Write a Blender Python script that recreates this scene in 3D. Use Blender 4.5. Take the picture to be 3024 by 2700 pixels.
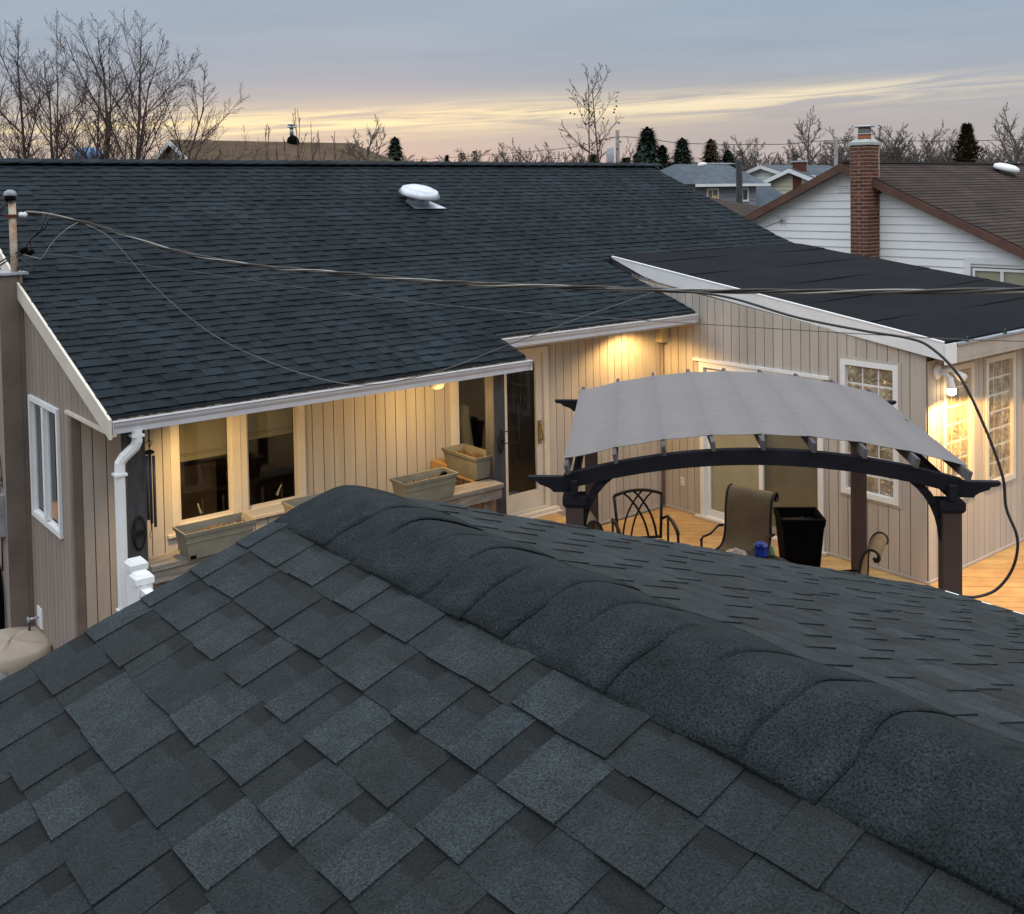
import bpy, math, random
from mathutils import Vector, Matrix
R = math.radians
random.seed(7)
for o in list(bpy.data.objects): bpy.data.objects.remove(o)
scn = bpy.context.scene
COL = scn.collection

# ------------------------------------------------------------------ camera
cam = bpy.data.cameras.new("camera"); camo = bpy.data.objects.new("camera", cam); COL.objects.link(camo)
CAMPOS = Vector((0, 0, 4.25))
CR = Matrix(((0.7799438922, 0.0359692728, -0.6248149617), (-0.6255885304, 0.0159821887, -0.7799894616), (-0.0180697431, 0.9992250903, 0.0349671750)))
camo.matrix_world = Matrix.Translation(CAMPOS) @ CR.to_4x4()
cam.sensor_fit = 'HORIZONTAL'; cam.sensor_width = 36.0; cam.lens = 3074.63 / 3024 * 36
cam.shift_x = 0.0; cam.shift_y = -666.0 / 3024
cam.clip_start = 0.05; cam.clip_end = 2000
scn.camera = camo

# ------------------------------------------------------------------ sky: dusk, high thin overcast with a glowing gap low in the west
def nd(nt, t, **k):
    n = nt.nodes.new(t)
    for a, b in k.items():
        if a == 'i':
            for q, v in b.items(): n.inputs[q].default_value = v
        else: setattr(n, a, b)
    return n
class NT:
    def __init__(s, nt): s.nt = nt
    def l(s, a, b): s.nt.links.new(a, b)
    def m(s, op, a, b=None, c=None, clamp=False):
        n = s.nt.nodes.new('ShaderNodeMath'); n.operation = op; n.use_clamp = clamp
        for i, v in enumerate((a, b, c)):
            if v is None: continue
            if isinstance(v, (int, float)): n.inputs[i].default_value = v
            else: s.l(v, n.inputs[i])
        return n.outputs[0]
    def mix(s, f, a, b, bt='MIX'):
        n = s.nt.nodes.new('ShaderNodeMix'); n.data_type = 'RGBA'; n.blend_type = bt
        for i, v in ((0, f), (6, a), (7, b)):
            if isinstance(v, (int, float)): n.inputs[i].default_value = v
            elif isinstance(v, tuple): n.inputs[i].default_value = v if len(v) == 4 else (*v, 1)
            else: s.l(v, n.inputs[i])
        return n.outputs[2]
    def ramp(s, f, stops, interp='LINEAR'):
        n = s.nt.nodes.new('ShaderNodeValToRGB'); cr = n.color_ramp; cr.interpolation = interp
        while len(cr.elements) < len(stops): cr.elements.new(0.5)
        for e, (p, c) in zip(cr.elements, stops): e.position = p; e.color = c if len(c) == 4 else (*c, 1)
        s.l(f, n.inputs[0]); return n.outputs[0]
    def noise(s, vec, scale, detail=4, rough=.5, dist=0, out=0):
        n = s.nt.nodes.new('ShaderNodeTexNoise'); n.inputs['Scale'].default_value = scale; n.inputs['Detail'].default_value = detail
        n.inputs['Roughness'].default_value = rough; n.inputs['Distortion'].default_value = dist
        if vec is not None: s.l(vec, n.inputs['Vector'])
        return n.outputs[out]
W = bpy.data.worlds.new("World"); scn.world = W; W.use_nodes = True
nt = W.node_tree; nt.nodes.clear(); N = NT(nt)
tc = nd(nt, 'ShaderNodeTexCoord'); sep = nd(nt, 'ShaderNodeSeparateXYZ'); N.l(tc.outputs['Generated'], sep.inputs[0])
sx, sy, sz = sep.outputs
elev = N.m('MULTIPLY', N.m('ARCSINE', sz), 57.2958)                    # degrees
SUN_AZ = R(60.8)                                                        # math angle of the sunset glow
ca = N.m('ADD', N.m('MULTIPLY', sx, math.cos(SUN_AZ)), N.m('MULTIPLY', sy, math.sin(SUN_AZ)))
sa = N.m('ADD', N.m('MULTIPLY', sx, math.sin(SUN_AZ)), N.m('MULTIPLY', sy, -math.cos(SUN_AZ)))
az = N.m('MULTIPLY', N.m('ARCTAN2', sa, ca), 57.2958)                  # degrees right of the glow
near = N.m('POWER', 2.718, N.m('MULTIPLY', N.m('POWER', N.m('DIVIDE', az, 24.0), 2.0), -1.0))
wide = N.m('POWER', 2.718, N.m('MULTIPLY', N.m('POWER', N.m('DIVIDE', az, 80.0), 2.0), -1.0))
cloud = N.ramp(N.m('DIVIDE', elev, 90.0, clamp=True), [(0.0, (.43, .39, .385)), (.04, (.40, .385, .40)), (.07, (.325, .37, .44)), (.105, (.31, .385, .475)), (.15, (.36, .43, .51)), (.26, (1.05, 1.15, 1.26)), (.42, (1.78, 1.90, 2.02)), (1.0, (1.8, 1.94, 2.08))])
cmb = nd(nt, 'ShaderNodeCombineXYZ'); N.l(N.m('MULTIPLY', az, .028), cmb.inputs[0]); N.l(N.m('MULTIPLY', N.m('SUBTRACT', elev, N.m('MULTIPLY', az, .033)), .34), cmb.inputs[1])
n1 = N.noise(cmb.outputs[0], 1.6, 6, .55, .6)
cmb2 = nd(nt, 'ShaderNodeCombineXYZ'); N.l(N.m('MULTIPLY', az, .05), cmb2.inputs[0]); N.l(N.m('MULTIPLY', N.m('SUBTRACT', elev, N.m('MULTIPLY', az, .04)), 1.0), cmb2.inputs[1]); cmb2.inputs[2].default_value = 3.1
n2 = N.noise(cmb2.outputs[0], 2.2, 7, .6, .9)
# low warm glow near the horizon
lowm = N.m('POWER', 2.718, N.m('MULTIPLY', N.m('POWER', N.m('DIVIDE', elev, 3.1), 2.0), -1.0))
pink = N.mix(near, (.45, .42, .425), (.62, .45, .385))
c = N.mix(N.m('MULTIPLY', N.m('MULTIPLY', lowm, wide), .75), cloud, pink)
# gap of light
e0 = N.m('SUBTRACT', N.m('SUBTRACT', elev, 4.1), N.m('MULTIPLY', az, .026))
band = N.m('POWER', 2.718, N.m('MULTIPLY', N.m('POWER', N.m('DIVIDE', e0, .72), 2.0), -1.0))
st = N.m('MULTIPLY', N.m('MULTIPLY', band, N.m('POWER', near, .75)), N.ramp(n2, [(.40, (.0, .0, .0)), (.47, (.35, .35, .35)), (.60, (1, 1, 1))]))
c = N.mix(N.m('MULTIPLY', st, 1.15, clamp=True), c, (1.05, .86, .50))
st2 = N.m('MULTIPLY', N.m('POWER', 2.718, N.m('MULTIPLY', N.m('POWER', N.m('DIVIDE', e0, 1.5), 2.0), -1.0)), near)
c = N.mix(N.m('MULTIPLY', st2, .34, clamp=True), c, (.80, .64, .42))
# wisp farther right
e1 = N.m('SUBTRACT', N.m('SUBTRACT', elev, 3.55), N.m('MULTIPLY', az, .060))
b2 = N.m('POWER', 2.718, N.m('MULTIPLY', N.m('POWER', N.m('DIVIDE', e1, .26), 2.0), -1.0))
a2 = N.m('POWER', 2.718, N.m('MULTIPLY', N.m('POWER', N.m('DIVIDE', N.m('SUBTRACT', az, 21.0), 9.0), 2.0), -1.0))
c = N.mix(N.m('MULTIPLY', N.m('MULTIPLY', b2, a2), N.ramp(n2, [(.36, (.1, .1, .1)), (.55, (1, 1, 1))]), clamp=True), c, (.84, .72, .52))
# mottling of the sheet
mot = N.ramp(n1, [(.3, (.93, .94, .955)), (.7, (1.07, 1.06, 1.05))])
c = N.mix(1.0, c, mot, 'MULTIPLY')
sky = nd(nt, 'ShaderNodeTexSky', sky_type='NISHITA', sun_disc=False, sun_elevation=R(2.0), sun_rotation=R(90) - SUN_AZ)
c = N.mix(0.004, c, sky.outputs[0])
bg = nd(nt, 'ShaderNodeBackground'); bg.inputs['Strength'].default_value = 1.0; N.l(c, bg.inputs['Color'])
wo = nd(nt, 'ShaderNodeOutputWorld'); N.l(bg.outputs[0], wo.inputs[0])

# ------------------------------------------------------------------ weak low sun behind cloud
sd = bpy.data.lights.new("sun", 'SUN'); sd.energy = 0.12; sd.angle = R(25); sd.color = (1, .82, .62)
so = bpy.data.objects.new("sun", sd); COL.objects.link(so)
so.rotation_euler = Vector((-math.cos(SUN_AZ) * math.cos(R(6)), -math.sin(SUN_AZ) * math.cos(R(6)), -math.sin(R(6)))).to_track_quat('-Z', 'Y').to_euler()
vs = scn.view_settings; vs.view_transform = 'Standard'; vs.look = 'None'; vs.exposure = 0.14; vs.gamma = 1.0; vs.use_curve_mapping = False
scn.render.engine = 'CYCLES'

# ------------------------------------------------------------------ materials
MATS = {}
def pm(name, col, rough=.8, spec=.3, var=.12, vs_=4.0, vcol=None, bump=0.0, bs=60, tint=False, metal=0.0, fine=0.0, fs=300, grain=None, emit=None, es=0.0, coat=0.0, stretch=None, island=0.0):
    if name in MATS: return MATS[name]
    m = bpy.data.materials.new(name); m.use_nodes = True; nt = m.node_tree; N = NT(nt)
    b = nt.nodes['Principled BSDF']; b.inputs['Roughness'].default_value = rough
    b.inputs['Specular IOR Level'].default_value = spec; b.inputs['Metallic'].default_value = metal
    b.inputs['Coat Weight'].default_value = coat
    geo = nd(nt, 'ShaderNodeNewGeometry'); pos = geo.outputs['Position']
    if stretch:
        mp = nd(nt, 'ShaderNodeMapping'); mp.inputs['Scale'].default_value = stretch; N.l(pos, mp.inputs[0]); spos = mp.outputs[0]
    else: spos = pos
    n = N.noise(spos, vs_, 5, .6)
    col2 = vcol if vcol else tuple(c * (1 - 2.2 * var) for c in col)
    c = N.mix(N.ramp(n, [(.3, (0, 0, 0)), (.72, (1, 1, 1))]), tuple(c * (1 + var) for c in col), col2)
    if fine:
        f = N.noise(pos, fs, 2, .7)
        c = N.mix(1.0, c, N.ramp(f, [(.3, (1 - fine,) * 3), (.7, (1 + fine,) * 3)]), 'MULTIPLY')
    if tint:
        a = nd(nt, 'ShaderNodeAttribute', attribute_name='tint'); c = N.mix(1.0, c, a.outputs['Color'], 'MULTIPLY')
    if island:
        oi = nd(nt, 'ShaderNodeObjectInfo'); c = N.mix(1.0, c, N.ramp(oi.outputs['Random'], [(0, (1 - island,) * 3), (1, (1 + island,) * 3)]), 'MULTIPLY')
    N.l(c, b.inputs['Base Color'])
    if bump:
        bn = nd(nt, 'ShaderNodeBump'); bn.inputs['Strength'].default_value = bump; bn.inputs['Distance'].default_value = .01
        N.l(N.noise(spos if stretch else pos, bs, 4, .6), bn.inputs['Height']); N.l(bn.outputs[0], b.inputs['Normal'])
    if emit:
        b.inputs['Emission Color'].default_value = (*emit, 1); b.inputs['Emission Strength'].default_value = es
    MATS[name] = m; return m
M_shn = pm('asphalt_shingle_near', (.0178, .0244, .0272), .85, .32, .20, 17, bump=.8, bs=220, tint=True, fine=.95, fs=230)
M_shm = pm('asphalt_shingle', (.0165, .0225, .0268), .97, .1, .2, 1.3, bump=.4, bs=120, tint=True, fine=.4, fs=110)
M_ridgecap = pm('ridge_cap_asphalt', (.0150, .0195, .0215), .95, .15, .18, 12, bump=.4, bs=220, tint=True, fine=.95, fs=230)
M_felt = pm('rolled_roofing', (.0075, .0082, .0102), .97, .1, .15, 1.2, bump=.3, bs=250, fine=.3, fs=300)
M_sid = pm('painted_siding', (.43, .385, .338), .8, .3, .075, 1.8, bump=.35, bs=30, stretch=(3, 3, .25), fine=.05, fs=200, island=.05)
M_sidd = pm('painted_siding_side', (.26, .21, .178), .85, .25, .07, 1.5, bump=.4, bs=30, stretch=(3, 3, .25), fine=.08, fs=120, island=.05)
M_corner = pm('brown_corner_paint', (.16, .125, .105), .85, .25, .1, 3, fine=.1)
M_groove = pm('siding_groove', (.10, .068, .045), .9, .2)
M_white = pm('white_paint', (.72, .72, .72), .45, .4, .04, 3, fine=.03)
M_cream = pm('cream_trim', (.60, .54, .46), .5, .4, .05, 3, fine=.03)
M_alu = pm('white_aluminium', (.56, .56, .60), .38, .5, .05, 4)
M_woodg = pm('weathered_wood', (.20, .17, .145), .9, .2, .25, 6, bump=.8, bs=40, stretch=(6, 6, .6), fine=.15)
M_woodx = pm('weathered_rail_wood', (.27, .235, .20), .9, .2, .25, 6, bump=.8, bs=40, stretch=(.6, 6, 6), fine=.15)
M_post = pm('dark_weathered_post', (.03, .027, .026), .9, .25, .35, 5, vcol=(.08, .08, .085), bump=.8, bs=30, stretch=(6, 6, .5), fine=.2)
M_picket = pm('red_brown_picket', (.20, .09, .055), .85, .2, .3, 5, vcol=(.28, .2, .16), bump=.6, bs=40, stretch=(6, 6, .5))
M_deck = pm('cedar_deck', (.44, .29, .12), .7, .3, .14, 3, vcol=(.38, .20, .075), bump=.5, bs=40, stretch=(1.2, 1.2, 1), fine=.1, fs=90, island=.10)
M_perg = pm('pergola_brown', (.060, .040, .036), .8, .2, .12, 3, fine=.1)
M_pergd = pm('pergola_dark', (.010, .010, .014), .8, .15, .15, 4, fine=.1)
M_purlin = pm('purlin_wood', (.085, .08, .084), .85, .15, .2, 5, bump=.4, bs=50, fine=.15)
M_black = pm('black_metal', (.010, .009, .009), .6, .3, .1, 8)
M_bplast = pm('black_plastic', (.002, .002, .0025), .9, .06, .1, 8, fine=.1)
M_sling = pm('tan_sling_mesh', (.15, .115, .072), .85, .2, .1, 5, bump=.5, bs=500, fine=.2, fs=400)
M_planter = pm('stone_plastic', (.20, .185, .14), .7, .3, .12, 6, fine=.12, fs=200)
M_soil = pm('dry_soil', (.13, .075, .04), .95, .1, .4, 30, vcol=(.03, .02, .012), bump=1.0, bs=80, fine=.5, fs=120)
M_galv = pm('galvanised', (.40, .42, .46), .35, .5, .12, 8, metal=.55, fine=.06)
M_rust = pm('rusty_white_pipe', (.62, .58, .48), .6, .4, .1, 5, vcol=(.30, .12, .04), bump=.2, fine=.1)
M_wirel = pm('aluminium_wire', (.30, .28, .25), .45, .5, .2, 3, metal=.3)
M_wired = pm('dark_wire', (.035, .033, .032), .6, .4, .3, 2)
M_cable = pm('black_cable', (.02, .014, .013), .5, .4)
M_brick = pm('red_brick', (.13, .048, .032), .9, .2, .15, 9, bump=.4, fine=.25, fs=60, tint=False, island=.28)
M_mortar = pm('mortar', (.36, .28, .23), .95, .15, .1, 9, fine=.1)
M_concrete = pm('concrete_cap', (.42, .43, .42), .85, .25, .1, 9, fine=.1)
M_clay = pm('clay_flue', (.34, .12, .05), .8, .3)
M_brown = pm('brown_fascia', (.11, .055, .04), .7, .3, .15, 3, fine=.1)
M_brroof = pm('brown_shingle', (.048, .034, .028), .95, .15, .15, 2, tint=True, bump=.4, bs=40, fine=.25, fs=60)
M_lap = pm('white_lap_siding', (.78, .78, .78), .6, .35, .04, .8, fine=.04)
M_tan = pm('tan_roof', (.095, .063, .038), .95, .15, .12, 1.0, tint=True, bump=.3, bs=12, fine=.25, fs=20)
M_crm = pm('cream_lap', (.5, .46, .34), .7, .3, .05, 1)
M_grey = pm('blue_grey_roof', (.085, .10, .12), .95, .15, .12, 1, tint=True, fine=.2, fs=15)
M_greyw = pm('grey_blue_siding', (.22, .225, .265), .7, .3, .05, 1)
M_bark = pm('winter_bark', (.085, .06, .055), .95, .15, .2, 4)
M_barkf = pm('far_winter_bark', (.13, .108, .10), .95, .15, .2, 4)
M_needle = pm('dark_needles', (.034, .050, .034), .9, .2, .3, 3, tint=True)
M_needle2 = pm('bronze_needles', (.085, .060, .032), .9, .2, .3, 3, tint=True)
M_grass = pm('winter_ground', (.09, .075, .045), .95, .1, .25, .3, fine=.3, fs=6)
M_gravel = pm('side_yard_soil', (.07, .055, .045), .95, .1, .3, 4, fine=.4, fs=50)
M_room = pm('dark_room', (.035, .024, .016), .9, .2, .3, 1.5)
M_blind = pm('beige_blind', (.50, .48, .33), .9, .2, .06, 3, bump=.2, bs=100)
M_blindd = pm('dim_shade', (.22, .20, .135), .9, .2, .06, 3)
M_orange = pm('lit_lampshade', (.7, .35, .08), .9, .2, .1, 8, emit=(1, .42, .08), es=.28)
M_bulb = pm('lit_bulb', (1, .9, .7), .5, .3, .01, 3, emit=(1, .78, .42), es=14)
M_globe = pm('white_glass_globe', (.30, .27, .22), .3, .5, .02, 3, emit=(1, .75, .4), es=.05)
M_box = pm('beige_box', (.50, .45, .28), .6, .3, .05, 3)
M_tarp = pm('beige_fabric_cover', (.36, .30, .24), .9, .2, .06, 3, bump=.5, bs=15, fine=.08)
M_blueb = pm('blue_plastic', (.01, .04, .35), .35, .5, .2, 20)
M_tower = pm('blue_tank_paint', (.10, .20, .38), .6, .4, .15, .5)
M_shell = pm('pale_shell', (.5, .4, .33), .5, .4, .3, 30)
M_canopy = None
def glass_mat(name, tintc=(.02, .02, .02), fac=.72, rough=.03):
    m = bpy.data.materials.new(name); m.use_nodes = True; nt = m.node_tree; nt.nodes.clear(); N = NT(nt)
    fr = nd(nt, 'ShaderNodeFresnel'); fr.inputs[0].default_value = 1.38
    g = nd(nt, 'ShaderNodeBsdfGlossy'); g.inputs['Roughness'].default_value = rough; g.inputs['Color'].default_value = (.9, .92, .95, 1)
    t = nd(nt, 'ShaderNodeBsdfTransparent'); t.inputs['Color'].default_value = (fac, fac, fac, 1)
    mx = nd(nt, 'ShaderNodeMixShader'); gb = nd(nt, 'ShaderNodeNewGeometry'); N.l(N.m('MULTIPLY', N.m('ADD', fr.outputs[0], .02), N.m('SUBTRACT', 1.0, gb.outputs['Backfacing'])), mx.inputs[0]); N.l(t.outputs[0], mx.inputs[1]); N.l(g.outputs[0], mx.inputs[2])
    o = nd(nt, 'ShaderNodeOutputMaterial'); N.l(mx.outputs[0], o.inputs[0]); return m
M_glass = glass_mat('window_glass', fac=.9)
def block_mat():
    m = bpy.data.materials.new('wavy_glass_block'); m.use_nodes = True; nt = m.node_tree; N = NT(nt); b = nt.nodes['Principled BSDF']
    geo = nd(nt, 'ShaderNodeNewGeometry')
    n = N.noise(geo.outputs['Position'], 6, 2, .5, .8)
    oi = nd(nt, 'ShaderNodeObjectInfo')
    c = N.mix(N.ramp(n, [(.35, (0, 0, 0)), (.65, (1, 1, 1))]), (.40, .35, .255), (.17, .15, .105))
    c = N.mix(1.0, c, N.ramp(oi.outputs['Random'], [(0, (.8, .78, .8)), (1, (1.2, 1.1, 1.0))]), 'MULTIPLY')
    N.l(c, b.inputs['Base Color']); b.inputs['Roughness'].default_value = .12; b.inputs['Specular IOR Level'].default_value = .8
    b.inputs['Coat Weight'].default_value = .8; b.inputs['Coat Roughness'].default_value = .03
    bn = nd(nt, 'ShaderNodeBump'); bn.inputs['Strength'].default_value = 1.0; bn.inputs['Distance'].default_value = .03
    N.l(N.noise(geo.outputs['Position'], 9, 1, .5, 1.0), bn.inputs['Height']); N.l(bn.outputs[0], b.inputs['Normal']); N.l(bn.outputs[0], b.inputs['Coat Normal'])
    return m
M_block = block_mat()
def canopy_mat():
    m = bpy.data.materials.new('woven_canopy_fabric'); m.use_nodes = True; nt = m.node_tree; N = NT(nt); b = nt.nodes['Principled BSDF']
    tcn = nd(nt, 'ShaderNodeTexCoord'); mp = nd(nt, 'ShaderNodeMapping'); mp.inputs['Scale'].default_value = (6, 70, 1); N.l(tcn.outputs['UV'], mp.inputs[0])
    n = N.noise(mp.outputs[0], 3.0, 4, .7); n2_ = N.noise(tcn.outputs['UV'], 3.0, 3, .5)
    c = N.mix(N.ramp(n, [(.3, (0, 0, 0)), (.7, (1, 1, 1))]), (.165, .152, .150), (.27, .250, .245))
    c = N.mix(.35, c, N.mix(n2_, (.175, .162, .16), (.255, .238, .233)))
    sx3 = nd(nt, 'ShaderNodeSeparateXYZ'); N.l(tcn.outputs['UV'], sx3.inputs[0])
    fr = N.m('FRACT', N.m('ADD', N.m('MULTIPLY', sx3.outputs[0], 8.0), .04))
    c = N.mix(1.0, c, N.ramp(fr, [(0, (.93, .93, .94)), (.07, (.94, .94, .95)), (.12, (1.0, 1.0, 1.0)), (.5, (1.05, 1.05, 1.04)), (1, (.96, .96, .97))]), 'MULTIPLY')
    N.l(c, b.inputs['Base Color']); b.inputs['Roughness'].default_value = .9; b.inputs['Specular IOR Level'].default_value = .15
    tr = nd(nt, 'ShaderNodeBsdfTranslucent'); N.l(c, tr.inputs[0]); mx = nd(nt, 'ShaderNodeMixShader'); mx.inputs[0].default_value = .22
    N.l(b.outputs[0], mx.inputs[1]); N.l(tr.outputs[0], mx.inputs[2]); N.l(mx.outputs[0], [q for q in nt.nodes if q.type == 'OUTPUT_MATERIAL'][0].inputs[0])
    return m
M_canopy = canopy_mat()

# ------------------------------------------------------------------ mesh tools
class MB:
    def __init__(s): s.v = []; s.f = []; s.t = []; s.sm = []; s.uv = {}
    def vert(s, p, t=None): s.v.append(tuple(p)); s.t.append(t if t is not None else 1.0); return len(s.v) - 1
    def face(s, idx, smooth=False): s.f.append(tuple(idx)); s.sm.append(smooth)
    def poly(s, pts, t=None, smooth=False):
        i = [s.vert(p, t) for p in pts]; s.face(i, smooth); return s
    def box(s, a, b, t=None):
        x0, y0, z0 = a; x1, y1, z1 = b
        if x0 > x1: x0, x1 = x1, x0
        if y0 > y1: y0, y1 = y1, y0
        if z0 > z1: z0, z1 = z1, z0
        k = [s.vert(p, t) for p in ((x0, y0, z0), (x1, y0, z0), (x1, y1, z0), (x0, y1, z0), (x0, y0, z1), (x1, y0, z1), (x1, y1, z1), (x0, y1, z1))]
        for f in ((3, 2, 1, 0), (4, 5, 6, 7), (0, 1, 5, 4), (1, 2, 6, 5), (2, 3, 7, 6), (3, 0, 4, 7)): s.face([k[i] for i in f])
        return s
    def hexa(s, bot, top, t=None):
        k = [s.vert(p, t) for p in list(bot) + list(top)]; n = len(bot)
        s.face([k[i] for i in reversed(range(n))]); s.face([k[n + i] for i in range(n)])
        for i in range(n): s.face([k[i], k[(i + 1) % n], k[n + (i + 1) % n], k[n + i]])
        return s
    def bar(s, p, q, w, h, up=(0, 0, 1), t=None):
        p = Vector(p); q = Vector(q); d = (q - p).normalized(); up = Vector(up)
        if abs(d.dot(up)) > .98: up = Vector((1, 0, 0))
        sd_ = d.cross(up).normalized(); u = sd_.cross(d).normalized()
        c = [(-1, -1), (1, -1), (1, 1), (-1, 1)]
        return s.hexa([p + sd_ * a * w / 2 + u * b * h / 2 for a, b in c], [q + sd_ * a * w / 2 + u * b * h / 2 for a, b in c], t)
    def tube(s, pts, r, n=8, caps=True, t=None, smooth=True, sx_=1.0, sy_=1.0):
        pts = [Vector(p) for p in pts]; rings = []; last = None
        for i, p in enumerate(pts):
            d = (pts[min(i + 1, len(pts) - 1)] - pts[max(i - 1, 0)]).normalized()
            if last is None: a = d.orthogonal().normalized()
            else:
                a = last - d * last.dot(d); a = a.normalized() if a.length > 1e-6 else d.orthogonal().normalized()
            last = a; b = d.cross(a); rr = r[min(i, len(r) - 1)] if isinstance(r, (list, tuple)) else r
            rings.append([s.vert(p + a * math.cos(k * 2 * math.pi / n) * rr * sx_ + b * math.sin(k * 2 * math.pi / n) * rr * sy_, t) for k in range(n)])
        for i in range(len(rings) - 1):
            for k in range(n): s.face([rings[i][k], rings[i][(k + 1) % n], rings[i + 1][(k + 1) % n], rings[i + 1][k]], smooth)
        if caps: s.face(list(reversed(rings[0]))); s.face(rings[-1])
        return s
    def lathe(s, prof, c=(0, 0, 0), n=24, t=None, axis=None, smooth=True):
        A = (Vector(axis).normalized().to_track_quat('Z', 'Y').to_matrix() if axis else Matrix.Identity(3)); c = Vector(c); rings = []
        for r_, z_ in prof: rings.append([s.vert(c + A @ Vector((r_ * math.cos(2 * math.pi * k / n), r_ * math.sin(2 * math.pi * k / n), z_)), t) for k in range(n)])
        for i in range(len(rings) - 1):
            for k in range(n): s.face([rings[i][k], rings[i][(k + 1) % n], rings[i + 1][(k + 1) % n], rings[i + 1][k]], smooth)
        s.face(list(reversed(rings[0]))); s.face(rings[-1]); return s
    def sheet(s, P, t=None, smooth=True, thick=None):
        nu = len(P); nv = len(P[0]); k = [[s.vert(P[i][j], t) for j in range(nv)] for i in range(nu)]
        for i in range(nu - 1):
            for j in range(nv - 1): s.face([k[i][j], k[i + 1][j], k[i + 1][j + 1], k[i][j + 1]], smooth)
        return s
    def mesh(s, name, mat):
        me = bpy.data.meshes.new(name); me.from_pydata(s.v, [], s.f); me.update()
        me.polygons.foreach_set('use_smooth', s.sm)
        if any(x != 1.0 for x in s.t):
            a = me.color_attributes.new('tint', 'FLOAT_COLOR', 'POINT'); arr = []
            for x in s.t: arr += ([x, x, x, 1] if isinstance(x, (int, float)) else [*x, 1])
            a.data.foreach_set('color', arr)
        else:
            a = me.color_attributes.new('tint', 'FLOAT_COLOR', 'POINT'); a.data.foreach_set('color', [1.0] * (4 * len(s.v)))
        me.materials.append(mat); return me
OFF = {}
def link(o, parent=None, off=(0, 0, 0)):
    """off: world position of the object's origin (no rotations in the chain)"""
    COL.objects.link(o); off = Vector(off)
    if parent is not None:
        o.parent = parent; o.location = off - OFF.get(parent.name, Vector((0, 0, 0)))
    else: o.location = off
    OFF[o.name] = off; return o
def obj(name, mb, mat, parent=None, local=False, kind=None, label=None):
    me = mb.mesh(name, mat) if isinstance(mb, MB) else mb
    o = bpy.data.objects.new(name, me)
    if local:
        COL.objects.link(o); o.parent = parent; OFF[o.name] = Vector((0, 0, 0))
    else: link(o, parent)
    if kind: o['kind'] = kind
    if label: o['label'] = label
    return o
def tag(o, label, cat, group=None, kind=None):
    o['label'] = label; o['category'] = cat
    if group: o['group'] = group
    if kind: o['kind'] = kind
    return o
def thing(name, label, cat, loc=(0, 0, 0), group=None, rz=0):
    o = bpy.data.objects.new(name, None); link(o, None, loc); o.rotation_euler = (0, 0, rz); return tag(o, label, cat, group)
def dup(o, parent=None):
    c = o.copy(); COL.objects.link(c)
    if parent is not None: c.parent = parent
    for k in list(o.children): dup(k, c)
    return c
def project(p):
    c = CR.transposed() @ (Vector(p) - CAMPOS)
    if c.z > -.05: return None
    return (1512 + 3074.63 * c.x / -c.z, 684 - 3074.63 * c.y / -c.z, -c.z)
def rank(pieces, n=300):
    """pieces: list of (centre, normal, area, ...) ; the n that show largest first"""
    sc = []
    for i, pc in enumerate(pieces):
        q = project(pc[0]); v = 0
        if q and -60 < q[0] < 3084 and -60 < q[1] < 2760:
            d = CAMPOS - Vector(pc[0]); v = max(0, Vector(pc[1]).dot(d.normalized())) * pc[2] / d.length_squared
        sc.append((v, i))
    sc.sort(reverse=True); top = set(i for v, i in sc[:n] if v > 0)
    return [pieces[i] for i in sorted(top)], [pieces[i] for i in range(len(pieces)) if i not in top]

# ------------------------------------------------------------------ shingles
RS = random.Random(11)
def shingle_mb(w, ln, t, band, thick, tk2=None):
    """local frame: x along the course, y up the slope, z out of the roof; origin at lower left corner"""
    m = MB(); j = lambda a: RS.uniform(-a, a)
    hb = ln * RS.uniform(.58, .70); y0 = [j(.0025) for _ in range(2)]
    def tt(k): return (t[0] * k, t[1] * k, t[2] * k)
    a0 = m.vert((0, y0[0], 0), tt(.25)); a1 = m.vert((w, y0[1], 0), tt(.25))  # butt face: dark asphalt edge, its tint also painting the course's shadow line
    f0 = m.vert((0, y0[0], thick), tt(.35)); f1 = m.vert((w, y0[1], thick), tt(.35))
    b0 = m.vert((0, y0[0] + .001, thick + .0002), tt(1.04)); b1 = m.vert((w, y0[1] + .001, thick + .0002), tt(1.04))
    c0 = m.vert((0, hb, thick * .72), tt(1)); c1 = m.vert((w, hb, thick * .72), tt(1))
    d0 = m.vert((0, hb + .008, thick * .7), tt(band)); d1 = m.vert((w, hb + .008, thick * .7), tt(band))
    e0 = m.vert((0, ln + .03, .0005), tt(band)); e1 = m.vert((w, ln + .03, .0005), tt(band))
    z0 = m.vert((0, ln + .03, -.004)); z1 = m.vert((w, ln + .03, -.004))
    m.face([a0, a1, f1, f0]); m.face([f0, f1, b1, b0]); m.face([b0, b1, c1, c0]); m.face([c0, c1, d1, d0]); m.face([d0, d1, e1, e0])
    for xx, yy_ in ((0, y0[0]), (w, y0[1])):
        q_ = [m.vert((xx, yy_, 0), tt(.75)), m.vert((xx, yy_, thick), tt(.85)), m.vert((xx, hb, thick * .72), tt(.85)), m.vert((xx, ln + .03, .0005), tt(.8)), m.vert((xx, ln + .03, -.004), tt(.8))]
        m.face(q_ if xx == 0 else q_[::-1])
    return m
def _unused(): pass
def tintpick(near_):
    k = RS.choice([.72, .84, .95, 1.0, 1.06, 1.18, 1.3]) * RS.uniform(.97, 1.03)
    h = RS.uniform(-.05, .05)
    return (k * (1 + h), k, k * (1 - h * .8))
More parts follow.
